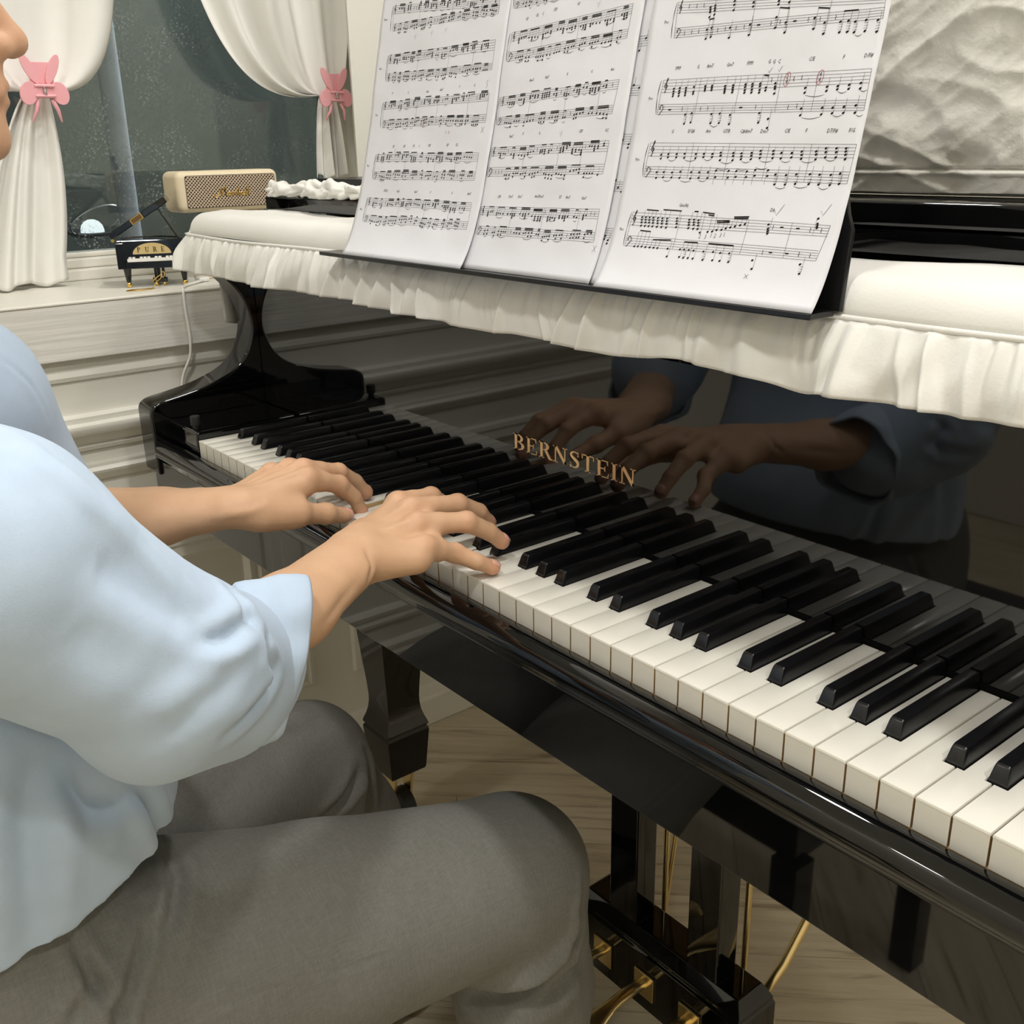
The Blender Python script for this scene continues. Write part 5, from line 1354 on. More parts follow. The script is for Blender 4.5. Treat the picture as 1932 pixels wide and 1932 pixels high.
# ---------------------------------------------------------------- signed-distance modelling for the person
class Field:
    def __init__(self, lo, hi, h):
        self.h = h; self.lo = np.array(lo, float)
        self.n = np.ceil((np.array(hi, float) - self.lo) / h).astype(int) + 1
        self.d = np.full(tuple(self.n), 0.06, dtype=np.float32)
        self.ax = [(self.lo[k] + h * np.arange(self.n[k])).astype(np.float32) for k in range(3)]
    def region(self, lo, hi):
        a = np.clip(np.floor((np.array(lo) - self.lo) / self.h).astype(int), 0, self.n - 1)
        b = np.clip(np.ceil((np.array(hi) - self.lo) / self.h).astype(int) + 1, 0, self.n)
        return tuple(slice(int(i), int(j)) for i, j in zip(a, b))
    def put(self, sl, dd, k, sub=False):
        D = self.d[sl]
        if sub:
            dd = -dd
            h = np.clip(0.5 - 0.5 * (D - dd) / k, 0, 1); self.d[sl] = D * (1 - h) + dd * h + k * h * (1 - h)
        elif k <= 0: self.d[sl] = np.minimum(D, dd)
        else:
            h = np.clip(0.5 + 0.5 * (dd - D) / k, 0, 1); self.d[sl] = dd * (1 - h) + D * h - k * h * (1 - h)
    def cone(self, a, b, ra, rb, k=0.006, sub=False, flat=None):
        """round cone; flat=(axis vector, factor) squashes the section along that axis"""
        a, b = np.array(a, np.float32), np.array(b, np.float32)
        m = max(ra, rb) + 0.03
        sl = self.region(np.minimum(a, b) - m, np.maximum(a, b) + m)
        if any(s.stop <= s.start for s in sl): return
        X, Y, Z = np.meshgrid(self.ax[0][sl[0]], self.ax[1][sl[1]], self.ax[2][sl[2]], indexing='ij')
        ba = b - a; L2 = float(ba @ ba) + 1e-12
        px, py, pz = X - a[0], Y - a[1], Z - a[2]
        t = np.clip((px * ba[0] + py * ba[1] + pz * ba[2]) / L2, 0, 1)
        qx, qy, qz = px - t * ba[0], py - t * ba[1], pz - t * ba[2]
        if flat is not None:
            f = np.array(flat[0], np.float32); f /= np.linalg.norm(f)
            c = (qx * f[0] + qy * f[1] + qz * f[2]) * (1.0 / flat[1] - 1)
            qx, qy, qz = qx + c * f[0], qy + c * f[1], qz + c * f[2]
        dd = np.sqrt(qx * qx + qy * qy + qz * qz) - (ra + (rb - ra) * t)
        self.put(sl, dd, k, sub)
    def ell(self, c, r, k=0.006, R=None, sub=False):
        c = np.array(c, np.float32); r = np.array(r, np.float32)
        m = float(r.max()) + 0.03
        sl = self.region(c - m, c + m)
        if any(s.stop <= s.start for s in sl): return
        X, Y, Z = np.meshgrid(self.ax[0][sl[0]] - c[0], self.ax[1][sl[1]] - c[1], self.ax[2][sl[2]] - c[2], indexing='ij')
        if R is not None:
            R = np.asarray(R, np.float32)
            X, Y, Z = (R[0, 0] * X + R[1, 0] * Y + R[2, 0] * Z, R[0, 1] * X + R[1, 1] * Y + R[2, 1] * Z, R[0, 2] * X + R[1, 2] * Y + R[2, 2] * Z)
        k0 = np.sqrt((X / r[0]) ** 2 + (Y / r[1]) ** 2 + (Z / r[2]) ** 2)
        k1 = np.sqrt((X / r[0] ** 2) ** 2 + (Y / r[1] ** 2) ** 2 + (Z / r[2] ** 2) ** 2) + 1e-9
        self.put(sl, k0 * (k0 - 1) / k1, k, sub)
    def chain(self, pts, rad, k=0.006, **kw):
        for i in range(len(pts) - 1): self.cone(pts[i], pts[i + 1], rad[i], rad[i + 1], k, **kw)
    def plane_cut(self, p, n):
        """remove everything on the positive side of the plane"""
        n = np.array(n, float); n /= np.linalg.norm(n); p = np.array(p, float)
        X, Y, Z = np.meshgrid(*self.ax, indexing='ij')
        dd = ((X - p[0]) * n[0] + (Y - p[1]) * n[1] + (Z - p[2]) * n[2]).astype(np.float32)
        self.d = np.maximum(self.d, dd)
    def mesh(self, smooth=2):
        d = self.d; S_ = d < 0
        c = np.zeros(tuple(self.n - 1), dtype=np.int8)
        for i in (0, 1):
            for j in (0, 1):
                for k in (0, 1): c += S_[i:self.n[0] - 1 + i, j:self.n[1] - 1 + j, k:self.n[2] - 1 + k]
        act = np.argwhere((c > 0) & (c < 8))
        idx = np.full(c.shape, -1, dtype=np.int64); idx[tuple(act.T)] = np.arange(len(act))
        acc = np.zeros((len(act), 3)); cnt = np.zeros(len(act))
        co = [np.array(q) for q in ((0,0,0),(1,0,0),(0,1,0),(1,1,0),(0,0,1),(1,0,1),(0,1,1),(1,1,1))]
        for a, b in ((0,1),(2,3),(4,5),(6,7),(0,2),(1,3),(4,6),(5,7),(0,4),(1,5),(2,6),(3,7)):
            A = act + co[a]; B = act + co[b]
            da = d[tuple(A.T)].astype(float); db = d[tuple(B.T)].astype(float)
            m = (da < 0) != (db < 0)
            t = np.where(m, da / np.where(m, da - db, 1), 0)
            acc[m] += (A + (B - A) * t[:, None])[m]; cnt[m] += 1
        V = acc / cnt[:, None] * self.h + self.lo
        F = []
        for ax in range(3):
            sh = [slice(None)] * 3
            a = [slice(0, -1) if q == ax else slice(1, -1) for q in range(3)]
            b = [slice(1, None) if q == ax else slice(1, -1) for q in range(3)]
            s0, s1 = S_[tuple(a)], S_[tuple(b)]
            e = np.argwhere(s0 != s1)
            if not len(e): continue
            flip = s0[tuple(e.T)]
            off = np.array([0 if q == ax else 1 for q in range(3)]); g = e + off
            u, v = [q for q in range(3) if q != ax]
            du, dv = np.zeros(3, int), np.zeros(3, int); du[u] = 1; dv[v] = 1
            q0 = idx[tuple((g - du - dv).T)]; q1 = idx[tuple((g - dv).T)]; q2 = idx[tuple(g.T)]; q3 = idx[tuple((g - du).T)]
            Q = np.stack([q0, q1, q2, q3], 1)
            rev = flip if ax != 1 else ~flip
            Q[~rev] = Q[~rev][:, ::-1]
            F.append(Q)
        F = np.concatenate(F)
        E = np.concatenate([F[:, [0, 1]], F[:, [1, 2]], F[:, [2, 3]], F[:, [3, 0]]])
        for _ in range(smooth):
            s = np.zeros_like(V); n_ = np.zeros(len(V))
            for k in range(3):
                s[:, k] = np.bincount(E[:, 0], V[E[:, 1], k], len(V)) + np.bincount(E[:, 1], V[E[:, 0], k], len(V))
            n_ = np.bincount(E[:, 0], minlength=len(V)) + np.bincount(E[:, 1], minlength=len(V))
            V = 0.5 * V + 0.5 * s / n_[:, None]
        return V, F
def normals(V, F):
    N_ = np.zeros_like(V)
    fn = np.cross(V[F[:, 2]] - V[F[:, 0]], V[F[:, 3]] - V[F[:, 1]])
    for k in range(4):
        for q in range(3): N_[:, q] += np.bincount(F[:, k], fn[:, q], len(V))
    return N_ / (np.linalg.norm(N_, axis=1)[:, None] + 1e-12)
def seg_dist(V, pts):
    """distance to a polyline and the parameter along it"""
    best = np.full(len(V), 9.0); par = np.zeros(len(V))
    for i in range(len(pts) - 1):
        a, b = np.array(pts[i]), np.array(pts[i + 1]); ba = b - a
        t = np.clip(((V - a) @ ba) / (ba @ ba + 1e-12), 0, 1)
        d = np.linalg.norm(V - a - t[:, None] * ba, axis=1)
        m = d < best
        best[m] = d[m]; par[m] = (i + t[m]) / (len(pts) - 1)
    return best, par
def crease(V, N_, pts, w, depth, ridge=0.5, fade=True):
    """a sharp valley with a soft ridge on either side, fading at the ends"""
    d, t = seg_dist(V, pts)
    f = np.sin(np.clip(t, 0.03, 0.97) * math.pi) ** 0.5 if fade else 1.0
    return V - N_ * ((depth * f * (np.exp(-(d / w) ** 2) - ridge * np.exp(-((d - 2.2 * w) / (1.3 * w)) ** 2)))[:, None])
def fold(V, N_, pts, w, height):
    d, t = seg_dist(V, pts)
    f = np.sin(np.clip(t, 0.03, 0.97) * math.pi) ** 0.5
    return V + N_ * ((height * f * np.exp(-(d / w) ** 2))[:, None])

CX = -0.115
person = thing('person', (CX, -0.45, FZ), 'seated pianist in a light blue shirt and grey trousers playing the keys', 'person')

# ---- hands and forearms
RH = dict(
    pinky=[(0.0090, -0.0500, 0.0420), (0.0070, -0.0175, 0.0270), (0.0180, -0.0020, 0.0178), (0.0205, 0.0150, 0.0082)],
    ring=[(-0.0163, -0.0408, 0.0534), (-0.0040, 0.0043, 0.0482), (-0.0024, 0.0280, 0.0334), (-0.0018, 0.0433, 0.0195)],
    middle=[(-0.0430, -0.0290, 0.0576), (-0.0435, 0.0230, 0.0503), (-0.0458, 0.0492, 0.0360), (-0.0480, 0.0627, 0.0205)],
    index=[(-0.0680, -0.0270, 0.0565), (-0.0790, 0.0170, 0.0500), (-0.0850, 0.0390, 0.0340), (-0.0870, 0.0490, 0.0160)],
    thumb=[(-0.0500, -0.0850, 0.0360), (-0.0830, -0.0560, 0.0300), (-0.1010, -0.0240, 0.0200), (-0.1080, 0.0020, 0.0110)],
    wrist=(-0.0130, -0.1030, 0.0440), mid=(0.0310, -0.1930, 0.0330), elbow=(0.0990, -0.3000, 0.0420), side=1)
LH = dict(
    index=[(-0.2030, -0.0490, 0.0540), (-0.2093, -0.0106, 0.0372), (-0.2114, 0.0071, 0.0190), (-0.2150, 0.0170, 0.0000)],
    middle=[(-0.2230, -0.0430, 0.0570), (-0.2338, 0.0026, 0.0420), (-0.2396, 0.0257, 0.0255), (-0.2400, 0.0390, 0.0090)],
    ring=[(-0.2440, -0.0480, 0.0540), (-0.2580, -0.0060, 0.0400), (-0.2640, 0.0130, 0.0230), (-0.2650, 0.0210, 0.0085)],
    pinky=[(-0.2620, -0.0600, 0.0480), (-0.2800, -0.0330, 0.0340), (-0.2880, -0.0180, 0.0210), (-0.2910, -0.0060, 0.0090)],
    thumb=[(-0.1880, -0.1080, 0.0330), (-0.1840, -0.0740, 0.0275), (-0.1890, -0.0395, 0.0170), (-0.1975, -0.0125, 0.0065)],
    wrist=(-0.2060, -0.1330, 0.0420), mid=(-0.2520, -0.1900, 0.0330), elbow=(-0.3400, -0.3050, 0.0360), side=-1)
RAD = dict(index=(0.0112, 0.0096, 0.0084, 0.0070), middle=(0.0116, 0.0098, 0.0086, 0.0072), ring=(0.0112, 0.0094, 0.0083, 0.0069), pinky=(0.0102, 0.0086, 0.0076, 0.0064), thumb=(0.0150, 0.0118, 0.0102, 0.0080))
def hand(Hd):
    pts = np.array([p for f in ('index', 'middle', 'ring', 'pinky', 'thumb') for p in Hd[f]] + [Hd['wrist'], Hd['elbow']])
    F_ = Field(pts.min(0) - 0.06, pts.max(0) + 0.05, 0.0019)
    w = np.array(Hd['wrist']); el = np.array(Hd['elbow']); md = np.array(Hd['mid'])
    up = np.array([0, 0, 1.0])
    mcps = {f: np.array(Hd[f][0]) for f in ('index', 'middle', 'ring', 'pinky')}
    across = mcps['index'] - mcps['pinky']; across /= np.linalg.norm(across)
    along = mcps['middle'] - w; along /= np.linalg.norm(along)
    dorsal = np.cross(across, along); dorsal *= np.sign(dorsal[2])
    # forearm
    fdir = (w - md) / np.linalg.norm(w - md)
    fl = np.cross(fdir, across); fl /= np.linalg.norm(fl)
    F_.cone(w - fdir * 0.004, md, 0.0275, 0.0335, 0.010, flat=(fl, 0.74))
    F_.cone(md, el, 0.0335, 0.0370, 0.014, flat=(fl, 0.84))
    # wrist knobs
    ul = w - across * 0.021 - fdir * 0.018 + dorsal * 0.0055
    F_.ell(ul, (0.0105, 0.0105, 0.0095), 0.012)
    F_.ell(w + across * 0.016 - fdir * 0.010 + dorsal * 0.003, (0.012, 0.012, 0.010), 0.012)
    # palm: metacarpals
    for f, r0, r1 in (('index', 0.0120, 0.0104), ('middle', 0.0122, 0.0108), ('ring', 0.0118, 0.0102), ('pinky', 0.0115, 0.0094)):
        m = mcps[f]
        base = w + across * {'index': 0.015, 'middle': 0.005, 'ring': -0.006, 'pinky': -0.016}[f] + along * 0.010 - dorsal * 0.002
        F_.cone(base, m - dorsal * 0.004, r0, r1, 0.012)
        F_.cone(base - dorsal * 0.006 + along * 0.006, m - dorsal * 0.007 - along * 0.008, r0 * 0.95, r1 * 0.90, 0.010)
    # heel of the hand on the little-finger side, thumb muscle
    F_.cone(w - across * 0.016 - dorsal * 0.006 + along * 0.006, mcps['pinky'] - dorsal * 0.007 - along * 0.016, 0.0145, 0.0105, 0.012)
    T = [np.array(p) for p in Hd['thumb']]
    F_.cone(w + across * 0.014 - dorsal * 0.006 + along * 0.008, T[1], 0.0170, 0.0128, 0.012)
    F_.cone(T[0], T[1], 0.0165, 0.0130, 0.010)
    # web between thumb and index
    F_.cone(T[0] * 0.35 + T[1] * 0.65, mcps['index'] * 0.6 + w * 0.4 - dorsal * 0.008, 0.0095, 0.0105, 0.012)
    # knuckles
    for f in mcps:
        F_.ell(mcps[f] + dorsal * 0.0036, (0.0084, 0.0084, 0.0074), 0.008)
    # fingers
    for f in ('index', 'middle', 'ring', 'pinky', 'thumb'):
        P_ = [np.array(p) for p in Hd[f]]; R_ = RAD[f]
        if f == 'thumb':
            F_.chain(P_[1:], R_[1:], 0.004)
            ds = P_[3] - P_[2]; ds /= np.linalg.norm(ds)
            F_.ell(P_[3] - ds * 0.004, (0.0090, 0.0090, 0.0072), 0.004)
            F_.ell(P_[2] + up * 0.001, (0.0106, 0.0106, 0.0100), 0.005)
        else:
            # keep neighbouring fingers apart: small blend beyond the knuckle
            F_.cone(P_[0], P_[0] * 0.55 + P_[1] * 0.45, R_[0], R_[0] * 0.5 + R_[1] * 0.5, 0.0055)
            F_.cone(P_[0] * 0.55 + P_[1] * 0.45, P_[1], R_[0] * 0.5 + R_[1] * 0.5 - 0.0004, R_[1], 0.0022)
            F_.cone(P_[1], P_[2], R_[1], R_[2], 0.0020)
            F_.cone(P_[2], P_[3], R_[2], R_[3], 0.0020)
            F_.ell(P_[1], (R_[1] * 1.06,) * 3, 0.003)
            ds = P_[3] - P_[2]; ds /= np.linalg.norm(ds)
            F_.ell(P_[3] - ds * 0.002 - up * 0.0004, (R_[3] * 1.05,) * 3, 0.003)
    # webs between the roots of neighbouring fingers
    for f, g_ in (('index', 'middle'), ('middle', 'ring'), ('ring', 'pinky')):
        a_, b_ = np.array(Hd[f][0]) * 0.72 + np.array(Hd[f][1]) * 0.28, np.array(Hd[g_][0]) * 0.72 + np.array(Hd[g_][1]) * 0.28
        F_.cone(a_ - dorsal * 0.003, b_ - dorsal * 0.003, 0.0072, 0.0072, 0.007)
    # tendons on the back of the hand
    for f in mcps:
        b = w + across * {'index': 0.008, 'middle': 0.003, 'ring': -0.004, 'pinky': -0.010}[f] + along * 0.012 + dorsal * 0.0105
        F_.cone(b, mcps[f] + dorsal * 0.0094 - along * 0.004, 0.0023, 0.0027, 0.0045)
    V, Q = F_.mesh(2)
    red = np.zeros(len(V))
    for f in ('index', 'middle', 'ring', 'pinky', 'thumb'):
        P_ = [np.array(p) for p in Hd[f]]
        red += 0.55 * np.exp(-(np.linalg.norm(V - P_[3], axis=1) / 0.012) ** 2) + 0.30 * np.exp(-(np.linalg.norm(V - P_[1], axis=1) / 0.010) ** 2)
        if f != 'thumb': red += 0.22 * np.exp(-(np.linalg.norm(V - P_[0], axis=1) / 0.012) ** 2)
    N_ = normals(V, Q)
    # small skin folds over the finger joints and at the wrist
    for f in ('index', 'middle', 'ring', 'pinky'):
        P_ = [np.array(p) for p in Hd[f]]
        ax = (P_[2] - P_[1]) / np.linalg.norm(P_[2] - P_[1]); lat = np.cross(ax, up); lat /= np.linalg.norm(lat); nn = np.cross(lat, ax)
        for o_ in (-0.002, 0.0005, 0.003):
            c = P_[1] + ax * o_ + nn * RAD[f][1]
            V = crease(V, N_, [c - lat * 0.005, c, c + lat * 0.005], 0.0007, 0.00035, 0.3)
    V = crease(V, N_, [w - fdir * 0.002 + across * 0.024 + dorsal * 0.010, w - fdir * 0.004 + dorsal * 0.019, w - fdir * 0.002 - across * 0.024 + dorsal * 0.008], 0.0016, 0.0007, 0.4)
    if Hd['side'] > 0:
        V = crease(V, N_, [(0.012, -0.110, 0.056), (0.020, -0.112, 0.052), (0.024, -0.112, 0.046), (0.028, -0.117, 0.041), (0.030, -0.121, 0.036)], 0.0026, 0.0012, 0.4)
        V = crease(V, N_, [(0.034, -0.133, 0.042), (0.043, -0.148, 0.038), (0.060, -0.170, 0.035), (0.069, -0.187, 0.031)], 0.0045, 0.0011, 0.4)
    else:
        V = fold(V, N_, [(-0.193, -0.162, 0.042), (-0.181, -0.144, 0.044), (-0.175, -0.127, 0.044), (-0.175, -0.109, 0.047)], 0.0045, 0.0016)
    return V, Q, np.clip(red, 0, 0.8), dorsal
bodyV, bodyF, bodyR = [], [], []
nb = 0
def add_body(V, Q, R_):
    global nb
    bodyV.append(V); bodyF.append(np.asarray(Q) + nb); bodyR.append(R_); nb += len(V)
VR, QR, rR, dorR = hand(RH); add_body(VR, QR, rR)
VL, QL, rL, dorL = hand(LH); add_body(VL, QL, rL)

# ---- head, neck and trunk (the trunk lies under the shirt)
hd = Field((CX - 0.13, -0.53, 0.24), (CX + 0.13, -0.24, 0.60), 0.0032)
hc = np.array((CX, -0.401, 0.468))
hd.ell(hc + (0, -0.012, 0.040), (0.076, 0.096, 0.088), 0.02)
hd.ell(hc + (0, 0.030, -0.020), (0.062, 0.070, 0.078), 0.02)
hd.ell(hc + (0, 0.058, -0.078), (0.036, 0.034, 0.026), 0.02)
hd.cone(hc + (0.040, 0.0, -0.055), hc + (0.012, 0.066, -0.086), 0.018, 0.013, 0.018)
hd.cone(hc + (-0.040, 0.0, -0.055), hc + (-0.012, 0.066, -0.086), 0.018, 0.013, 0.018)
# nose
hd.cone(hc + (0, 0.094, 0.012), hc + (0, 0.112, -0.022), 0.0080, 0.0100, 0.010)
hd.ell(hc + (0, 0.1130, -0.0260), (0.0115, 0.0115, 0.0100), 0.007)
for s in (-1, 1): hd.ell(hc + (s * 0.0125, 0.1010, -0.0300), (0.0085, 0.0110, 0.0080), 0.006)
# lips, chin, brow, cheeks, eyes, ears
hd.cone(hc + (-0.017, 0.092, -0.0570), hc + (0.017, 0.092, -0.0570), 0.0085, 0.0085, 0.008)
hd.ell(hc + (0, 0.0950, -0.0420), (0.016, 0.0095, 0.0120), 0.008)
hd.ell(hc + (0, 0.1000, -0.0535), (0.016, 0.0080, 0.0052), 0.004)
hd.ell(hc + (0, 0.0985, -0.0640), (0.015, 0.0078, 0.0054), 0.004)
hd.ell(hc + (0, 0.0900, -0.0760), (0.017, 0.0095, 0.0100), 0.010)
hd.ell(hc + (0, 0.0890, -0.0900), (0.016, 0.0130, 0.0130), 0.012)
for s in (-1, 1):
    hd.cone(hc + (s * 0.010, 0.092, 0.030), hc + (s * 0.046, 0.078, 0.030), 0.0080, 0.0070, 0.012)
    hd.ell(hc + (s * 0.042, 0.062, -0.014), (0.022, 0.022, 0.020), 0.016)
    hd.ell(hc + (s * 0.031, 0.100, 0.014), (0.017, 0.012, 0.010), 0.010, sub=True)
    hd.ell(hc + (s * 0.031, 0.0805, 0.013), (0.0125, 0.0125, 0.0105), 0.004)
    hd.ell(hc + (s * 0.076, -0.012, -0.002), (0.008, 0.019, 0.031), 0.006, R=rotm('Z', s * 22))
hd.cone(hc + (-0.014, 0.1075, -0.0588), hc + (0.014, 0.1075, -0.0588), 0.0012, 0.0012, 0.002, sub=True)
for s in (-1, 1): hd.ell(hc + (s * 0.0065, 0.1080, -0.0370), (0.0040, 0.0045, 0.0030), 0.003, sub=True)
hd.cone((CX, -0.425, 0.44), (CX, -0.455, 0.25), 0.054, 0.062, 0.02)
Vh, Qh = hd.mesh(2)
redh = 0.45 * np.exp(-(np.linalg.norm((Vh - (hc + (0, 0.095, -0.059))) / (1.6, 1, 1), axis=1) / 0.011) ** 2) + 0.12
add_body(Vh, Qh, np.clip(redh, 0, 0.8))
tr = Field((CX - 0.26, -0.62, -0.26), (CX + 0.26, -0.30, 0.30), 0.010)
tr.cone((CX, -0.455, 0.27), (CX, -0.47, 0.18), 0.06, 0.09, 0.03)
tr.cone((CX - 0.13, -0.475, 0.185), (CX + 0.13, -0.475, 0.185), 0.06, 0.06, 0.04)
tr.cone((CX, -0.47, 0.15), (CX, -0.46, -0.20), 0.105, 0.11, 0.05)
Vt, Qt = tr.mesh(2); add_body(Vt, Qt, np.zeros(len(Vt)))
for sh_, el_ in (((0.055, -0.480, 0.195), RH['elbow']), ((-0.285, -0.470, 0.195), LH['elbow'])):
    ua = Field(np.minimum(sh_, el_) - 0.07, np.maximum(sh_, el_) + 0.07, 0.008)
    ua.cone(sh_, el_, 0.046, 0.034, 0.02)
    a_, b_ = ua.mesh(2); add_body(a_, b_, np.zeros(len(a_)))
body = mk('body', (np.concatenate(bodyV), np.concatenate(bodyF).tolist()), M['skin'], person, smooth=180, attr={'red': np.concatenate(bodyR)})

# fingernails
def nail(Hd, f, dors, ln=0.0105, wd=0.0060, lift=0.2):
    a, b = np.array(Hd[f][2]), np.array(Hd[f][3])
    ax = (b - a) / np.linalg.norm(b - a)
    lat = np.cross(ax, dors); lat /= np.linalg.norm(lat); nn = np.cross(lat, ax); nn *= np.sign(nn @ dors)
    r = RAD[f][3] * 1.06
    V, n_ = [], 9
    P = np.zeros((n_, n_, 3))
    for i, u in enumerate(np.linspace(-1, 1, n_)):
        for j, v in enumerate(np.linspace(-1, 1, n_)):
            # rounded-square outline
            uu, vv = u * math.sqrt(1 - 0.32 * v * v), v * math.sqrt(1 - 0.32 * u * u)
            th = vv * 0.95 * wd / r
            rr_ = r + 0.0006 - 0.0004 * abs(u) ** 3
            P[i, j] = b - ax * 0.0010 + ax * uu * ln * 0.5 + lat * math.sin(th) * rr_ + nn * (math.cos(th) * rr_ - max(0, uu) * 0.0009)
    mk('fingernail', sheet(P, -0.0006), M['nail'], body, smooth=180)
for f in ('pinky', 'ring', 'middle', 'index'):
    nail(RH, f, dorR); nail(LH, f, dorL)
nail(LH, 'thumb', np.array([0.72, -0.35, 0.60]), 0.0125, 0.0078)
nail(RH, 'thumb', np.array([-0.55, -0.15, 0.82]), 0.0125, 0.0078)

# hair: cap with a fringe
hr = Field((CX - 0.13, -0.53, 0.38), (CX + 0.13, -0.26, 0.62), 0.005)
hr.ell(hc + (0, -0.018, 0.052), (0.088, 0.104, 0.092), 0.02)
hr.cone(hc + (-0.05, 0.058, 0.086), hc + (0.05, 0.058, 0.086), 0.030, 0.030, 0.02)
hr.cone(hc + (-0.06, -0.085, 0.0), hc + (0.06, -0.085, 0.0), 0.035, 0.035, 0.02)
hr.plane_cut(hc + (0, 0.03, 0.045), (0, 0.75, -1))
hr.ell(hc + (0, 0.055, 0.000), (0.10, 0.075, 0.058), 0.01, sub=True)
Vq, Qq = hr.mesh(2)
Nq = normals(Vq, Qq)
Vq = Vq + Nq * (0.004 * (noise3(Vq * (90, 90, 25), 3) - 0.5))[:, None]
mk('hair', (Vq, Qq.tolist()), M['hair'], person, smooth=180)

# ---- shirt
sf = Field((CX - 0.36, -0.68, -0.27), (CX + 0.36, -0.14, 0.33), 0.0034)
SHR, SHL = np.array((0.062, -0.480, 0.190)), np.array((-0.290, -0.470, 0.190))
sf.cone((CX, -0.470, 0.225), (CX, -0.485, 0.16), 0.085, 0.115, 0.05)
sf.cone((CX - 0.12, -0.480, 0.185), (CX + 0.12, -0.480, 0.185), 0.072, 0.072, 0.05)
sf.cone((CX - 0.04, -0.470, 0.10), (CX - 0.02, -0.440, -0.10), 0.135, 0.142, 0.06)
sf.cone((CX + 0.04, -0.470, 0.10), (CX + 0.035, -0.435, -0.09), 0.135, 0.140, 0.06)
sf.cone((CX - 0.02, -0.425, -0.10), (CX - 0.01, -0.440, -0.19), 0.145, 0.150, 0.04)
sf.cone((CX + 0.040, -0.418, -0.09), (CX + 0.035, -0.440, -0.19), 0.146, 0.148, 0.04)
# right sleeve
ELR = np.array(RH['elbow'])
sf.cone(SHR, (0.088, -0.405, 0.150), 0.074, 0.075, 0.03)
sf.cone((0.088, -0.405, 0.150), (0.102, -0.318, 0.058), 0.075, 0.061, 0.016)
sf.cone((0.102, -0.318, 0.058), (0.060, -0.252, 0.020), 0.061, 0.050, 0.012)
sf.cone((0.106, -0.328, 0.030), (0.078, -0.275, 0.010), 0.045, 0.046, 0.018)
# left sleeve
sf.cone(SHL, (-0.310, -0.345, 0.160), 0.076, 0.084, 0.035)
sf.cone((-0.310, -0.345, 0.160), (-0.328, -0.292, 0.060), 0.084, 0.066, 0.02)
sf.cone((-0.328, -0.300, 0.060), (-0.328, -0.282, 0.035), 0.064, 0.054, 0.015)
# collar opening
sf.cone((CX, -0.430, 0.36), (CX, -0.450, 0.262), 0.066, 0.060, 0.01, sub=True)
sf.plane_cut((CX, -0.43, -0.138), (0, 0.16, -1.0))
Vs, Qs = sf.mesh(2)
Ns = normals(Vs, Qs)
def broad(V, N_, seed, amp, sc):
    n_ = noise3(V * sc, seed) - 0.5
    return V + N_ * (amp * n_)[:, None]
Vs = broad(Vs, Ns, 2, 0.006, np.array((9, 9, 14)))
Vs = fold(Vs, Ns, [(0.103, -0.384, 0.225), (0.127, -0.372, 0.21), (0.135, -0.356, 0.189), (0.133, -0.341, 0.17), (0.134, -0.327, 0.15), (0.139, -0.314, 0.127), (0.148, -0.3, 0.101)], 0.010, 0.0040)
Ns = normals(Vs, Qs)
for pts, w, dp, rg in (
    ([(0.103, -0.384, 0.225), (0.127, -0.372, 0.21), (0.135, -0.356, 0.189), (0.133, -0.341, 0.17), (0.134, -0.327, 0.15), (0.139, -0.314, 0.127), (0.148, -0.3, 0.101)], 0.0030, 0.0012, 0.8),
    ([(0.155, -0.361, 0.158), (0.15, -0.345, 0.145), (0.15, -0.328, 0.124), (0.151, -0.31, 0.104), (0.146, -0.286, 0.091)], 0.0140, 0.0070, 0.4),
    ([(0.156, -0.308, 0.093), (0.152, -0.292, 0.089), (0.132, -0.269, 0.085)], 0.0050, 0.0055, 0.7),
    ([(0.115, -0.272, 0.1), (0.131, -0.272, 0.092), (0.134, -0.268, 0.082)], 0.0050, 0.0060, 0.5),
    ([(0.132, -0.263, 0.072), (0.136, -0.263, 0.06), (0.129, -0.256, 0.043)], 0.0050, 0.0070, 0.5),
    ([(0.129, -0.256, 0.043), (0.139, -0.268, 0.035), (0.147, -0.28, 0.032), (0.156, -0.3, 0.027)], 0.0055, 0.0050, 0.6),
    ([(0.161, -0.35, 0.072), (0.163, -0.329, 0.082), (0.159, -0.305, 0.084)], 0.0110, 0.0035, 0.6),
    ([(0.159, -0.344, 0.044), (0.166, -0.317, 0.06), (0.159, -0.29, 0.068)], 0.0090, 0.0040, 0.6),
    ([(0.164, -0.38, 0.131), (0.162, -0.359, 0.106), (0.162, -0.329, 0.089)], 0.0150, 0.0045, 0.5),
    ([(0.057, -0.396, -0.003), (0.066, -0.405, -0.028), (0.072, -0.409, -0.054), (0.076, -0.413, -0.083), (0.072, -0.42, -0.14)], 0.0100, 0.0060, 0.9),
    ([(0.047, -0.325, -0.055), (0.037, -0.319, -0.079), (0.033, -0.315, -0.1), (0.020, -0.310, -0.130)], 0.0070, 0.0060, 0.8),
    ([(0.055, -0.38, -0.016), (0.058, -0.363, -0.045), (0.046, -0.335, -0.063)], 0.0120, 0.0060, 0.6),
    ([(0.073, -0.44, -0.05), (0.076, -0.44, -0.083), (0.075, -0.44, -0.121), (0.072, -0.44, -0.18)], 0.0016, 0.0011, 0.4),
    ([(-0.246, -0.304, 0.207), (-0.248, -0.285, 0.183), (-0.257, -0.273, 0.144)], 0.0025, 0.0015, 0.6)):
    Vs = crease(Vs, Ns, pts, w, dp, rg)

shirt = mk('shirt', (Vs, Qs.tolist()), M['shirt'], person, smooth=180)
